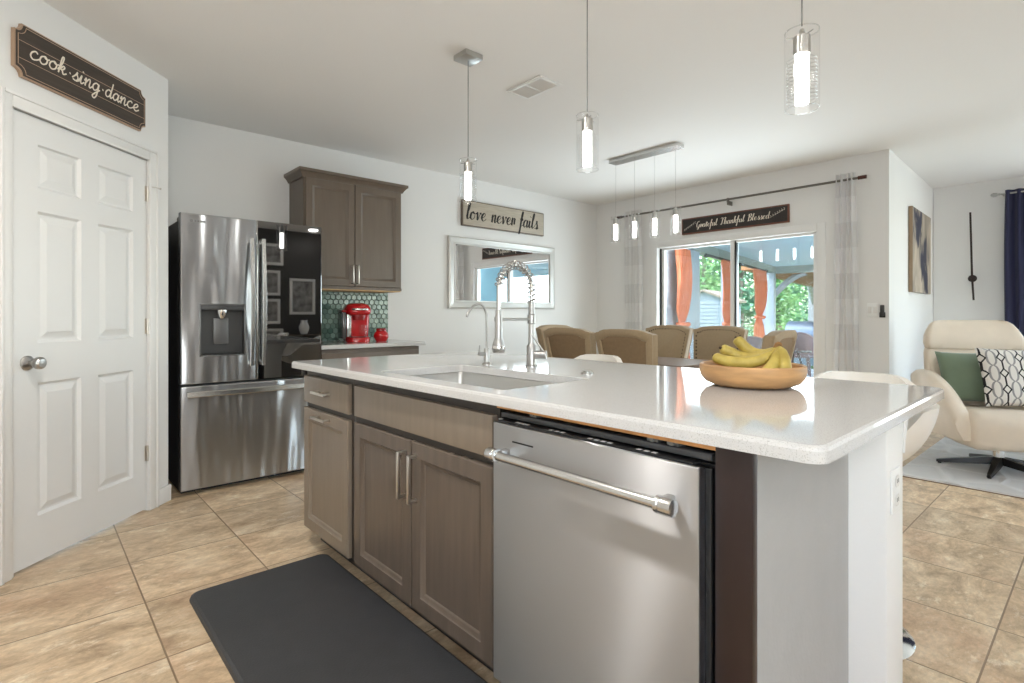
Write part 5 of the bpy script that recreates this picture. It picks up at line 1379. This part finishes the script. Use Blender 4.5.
b = B().box((GX - .28, GY - .32, -.05), (GX + .28, GY + .32, .62), .02); obj('cart', b, gm, t)
b = B(); rings = []
for k in range(9):
    a = PI * k / 8; rings.append([(GX - .28 * math.cos(a), GY - .33, .63 + .36 * math.sin(a)), (GX - .28 * math.cos(a), GY + .33, .63 + .36 * math.sin(a))])
b.prism([(GX - .28 * math.cos(PI * k / 12), GY - .33, .63 + .36 * math.sin(PI * k / 12)) for k in range(13)], (0, .66, 0)); obj('lid', b, gm, t)
for s_ in (-1, 1): obj('side_shelf', B().box((GX - .24, GY + s_ * .34, .60), (GX + .24, GY + s_ * .68, .63), .005), gm, t)
for s_ in (-1, 1): obj('wheel', B().lathe([(.0, -.02), (.09, -.02), (.09, .02), (.0, .02)], (GX + .2, GY + s_ * .26, -.05), 20, 'y'), M['black'], t)
# timber gazebo
M['gwood'] = mat('warm_cedar', rgb(190, 128, 78), .6, var=.15, scale=3, stretch=(1, 8, 8)); M['gpost'] = mat('weathered_gray_post', rgb(190, 186, 192), .6, var=.06)
gz = thing('timber_gazebo', 'timber gazebo with gray posts and cedar roof beyond the patio', 'gazebo', tuple(lp_(7.5, 2.5, -.14)))
gt0, gt1, gs0, gs1 = 4.75, 10.6, -.16, 4.8
for (t_, s_) in ((gt0, gs0), (gt1, gs0), (gt0, gs1), (gt1, gs1)):
    b = B(); lbox(b, t_ - .1, t_ + .1, s_ - .1, s_ + .1, -.14, 2.1, .01); obj('post', b, M['gpost'], gz)
b = B(); lbox(b, gt0 - .3, gt1 + .3, gs0 - .06, gs0 + .06, 2.0, 2.2); lbox(b, gt0 - .3, gt1 + .3, gs1 - .06, gs1 + .06, 2.0, 2.2); lbox(b, gt0 - .06, gt0 + .06, gs0, gs1, 2.02, 2.2); lbox(b, gt1 - .06, gt1 + .06, gs0, gs1, 1.96, 2.2); obj('ring_beam', b, M['gwood'], gz, smooth=False)
def brace(t_, s_, dt, ds):
    P = [lp_(t_ + dt * q, s_ + ds * q, 1.42 + .62 * (1 - (1 - q) ** 1.7)) for q in [i / 8 for i in range(9)]]
    b = B(); b.tube(P, .065, 4); obj('curved_brace', b, M['gpost'], gz)
for (t_, dt) in ((gt0, 1), (gt1, -1)):
    for (s_, ds) in ((gs0, 1), (gs1, -1)): brace(t_, s_, 0, ds * .75); brace(t_, s_, dt * .75, 0)
b = B(); ap = lp_((gt0 + gt1) / 2, (gs0 + gs1) / 2, 3.9); e_ = .45
cn = [lp_(gt0 - e_, gs0 - e_, 2.12), lp_(gt1 + e_, gs0 - e_, 2.12), lp_(gt1 + e_, gs1 + e_, 2.12), lp_(gt0 - e_, gs1 + e_, 2.12)]
lo = [b.bm.verts.new(p) for p in cn]; hi = [b.bm.verts.new(p + Vector((0, 0, .09))) for p in cn]; a0 = b.bm.verts.new(ap); a1 = b.bm.verts.new(ap + Vector((0, 0, .12)))
for k in range(4):
    q = (k + 1) % 4; b.bm.faces.new([lo[k], a0, lo[q]]); b.bm.faces.new([hi[k], hi[q], a1]); b.bm.faces.new([lo[k], lo[q], hi[q], hi[k]])
obj('roof', b, M['gwood'], gz, smooth=False)
# shed
SH = Vector((18.9, 9.4, 0)); 
def sp(t, s, z): return SH + LE * t + LN * s + Vector((0, 0, z))
sd = thing('garden_shed', 'white lap-sided garden shed with a gable roof among the trees', 'shed', tuple(sp(1, -1, -.14)))
b = B()
zz = -.14; k = 0
while zz < 1.68:
    o_ = .0
    b.loft([[sp(-.02, .02, zz), sp(1.8, .02, zz), sp(1.8, -1.72, zz), sp(-.02, -1.72, zz)], [sp(0, 0, zz + .14), sp(1.8, 0, zz + .14), sp(1.8, -1.7, zz + .14), sp(0, -1.7, zz + .14)]])
    zz += .14
b.prism([sp(0, 0, 1.68), sp(0, -1.7, 1.68), sp(0, -.85, 2.02)], LE * 1.8); obj('siding', b, mat('white_lap_siding', rgb(142, 148, 148), .6), sd, smooth=False)
b = B(); b.prism([sp(-.12, .18, 1.60), sp(-.12, -.85, 2.02), sp(-.12, -.85, 2.10), sp(-.12, .20, 1.68)], LE * 2.05); b.prism([sp(-.12, -1.88, 1.60), sp(-.12, -.85, 2.02), sp(-.12, -.85, 2.10), sp(-.12, -1.9, 1.68)], LE * 2.05); obj('roof', b, mat('tan_shingle', rgb(150, 132, 112), .8), sd, smooth=False)
# ground, trees
struct('ground_lawn', B().box((5.9, -30, -.5), (60, 40, -.145)), mat('lawn', rgb(96, 122, 70), .9, var=.25, scale=2), smooth=False)
def leaf_mat(name, c0, c1):
    m, n, l, p = newmat(name); p.inputs['Roughness'].default_value = .6
    gn = n.new('ShaderNodeNewGeometry'); rp = n.new('ShaderNodeValToRGB'); e = rp.color_ramp.elements; e[0].color = c0; e[1].color = c1
    l.new(gn.outputs['Random Per Island'], rp.inputs[0])
    tl = n.new('ShaderNodeBsdfTranslucent'); l.new(rp.outputs[0], tl.inputs[0]); l.new(rp.outputs[0], p.inputs['Base Color'])
    mx = n.new('ShaderNodeMixShader'); mx.inputs[0].default_value = .35; l.new(p.outputs[0], mx.inputs[1]); l.new(tl.outputs[0], mx.inputs[2]); l.new(mx.outputs[0], n['Material Output'].inputs[0]); return m
M['leafa'] = leaf_mat('green_leaves', rgb(96, 146, 84), rgb(190, 222, 150)); M['leafb'] = leaf_mat('deep_green_leaves', rgb(72, 126, 92), rgb(156, 204, 160)); M['bark'] = mat('gray_bark', rgb(142, 128, 116), .9, var=.25, scale=8)
def tree(name, lab, x, y, h, w, lm, nleaf, z0, seed, lsz=.115):
    rnd = random.Random(seed)
    t = thing(name, lab, 'tree', (x, y, -.145), 'trees beyond the patio')
    b = B().tube([(x, y, -.2), (x + .05, y + .03, h * .4), (x - .04, y, h * .8)], [.13, .10, .04], 10)
    for k in range(5):
        a = rnd.random() * 6.28; zz = h * (.3 + .1 * k); b.tube([(x, y, zz), (x + w * .5 * math.cos(a), y + w * .5 * math.sin(a), zz + .5)], [.045, .015], 6)
    obj('trunk', b, M['bark'], t)
    b = B(); cl = [(rnd.uniform(-.55, .55) * w, rnd.uniform(-.55, .55) * w, z0 + (h - z0) * rnd.random()) for _ in range(46)]
    for i in range(nleaf):
        c = rnd.choice(cl); p = Vector((x + c[0] + rnd.gauss(0, .34), y + c[1] + rnd.gauss(0, .34), c[2] + rnd.gauss(0, .3)))
        if p.z < .05: continue
        d = Vector((rnd.gauss(0, 1), rnd.gauss(0, 1), rnd.gauss(0, .7))).normalized(); s_ = d.orthogonal().normalized(); sz = lsz * (.6 + .8 * rnd.random())
        q = d.cross(s_).normalized() * .12
        b.bm.faces.new([b.bm.verts.new(p - d * sz), b.bm.verts.new(p + (s_ * .5 + q) * sz), b.bm.verts.new(p + d * sz), b.bm.verts.new(p - (s_ * .5 - q) * sz)])
    obj('foliage', b, lm, t, smooth=False)
TREES = ((704, 23.5, 6.5, 1.3, 0, 'bright green leafy tree behind the garden shed'), (741, 23.5, 7, 1.4, 1, 'deep green leafy tree behind the middle and far orange curtains'), (779, 24, 6.5, 1.4, 0, 'bright green leafy tree seen between the gazebo posts'), (814, 25, 7, 1.4, 1, 'deep green leafy tree at the right end of the garden'),
         (722, 28, 9, 1.6, 1, 'tall deep green tree in the back row, left of the other back trees'), (760, 28.5, 9.5, 1.7, 0, 'tall bright green tree in the middle of the back row'), (797, 29.5, 9, 1.7, 1, 'tall deep green tree in the back row behind the gazebo'), (684, 27, 8, 1.5, 1, 'deep green leafy tree farthest left in the garden'))
fw = Vector((math.cos(R(48.15)), math.sin(R(48.15)), 0)); rt_ = Vector((fw.y, -fw.x, 0))
for i, (px, dd_, h, w, k, lab) in enumerate(TREES):
    q = fw * dd_ + rt_ * ((px - 512) / 540 * dd_)
    tree('leafy_tree', lab, q.x, q.y, h, w, [M['leafa'], M['leafb']][k], 3400, .15, 11 + i)
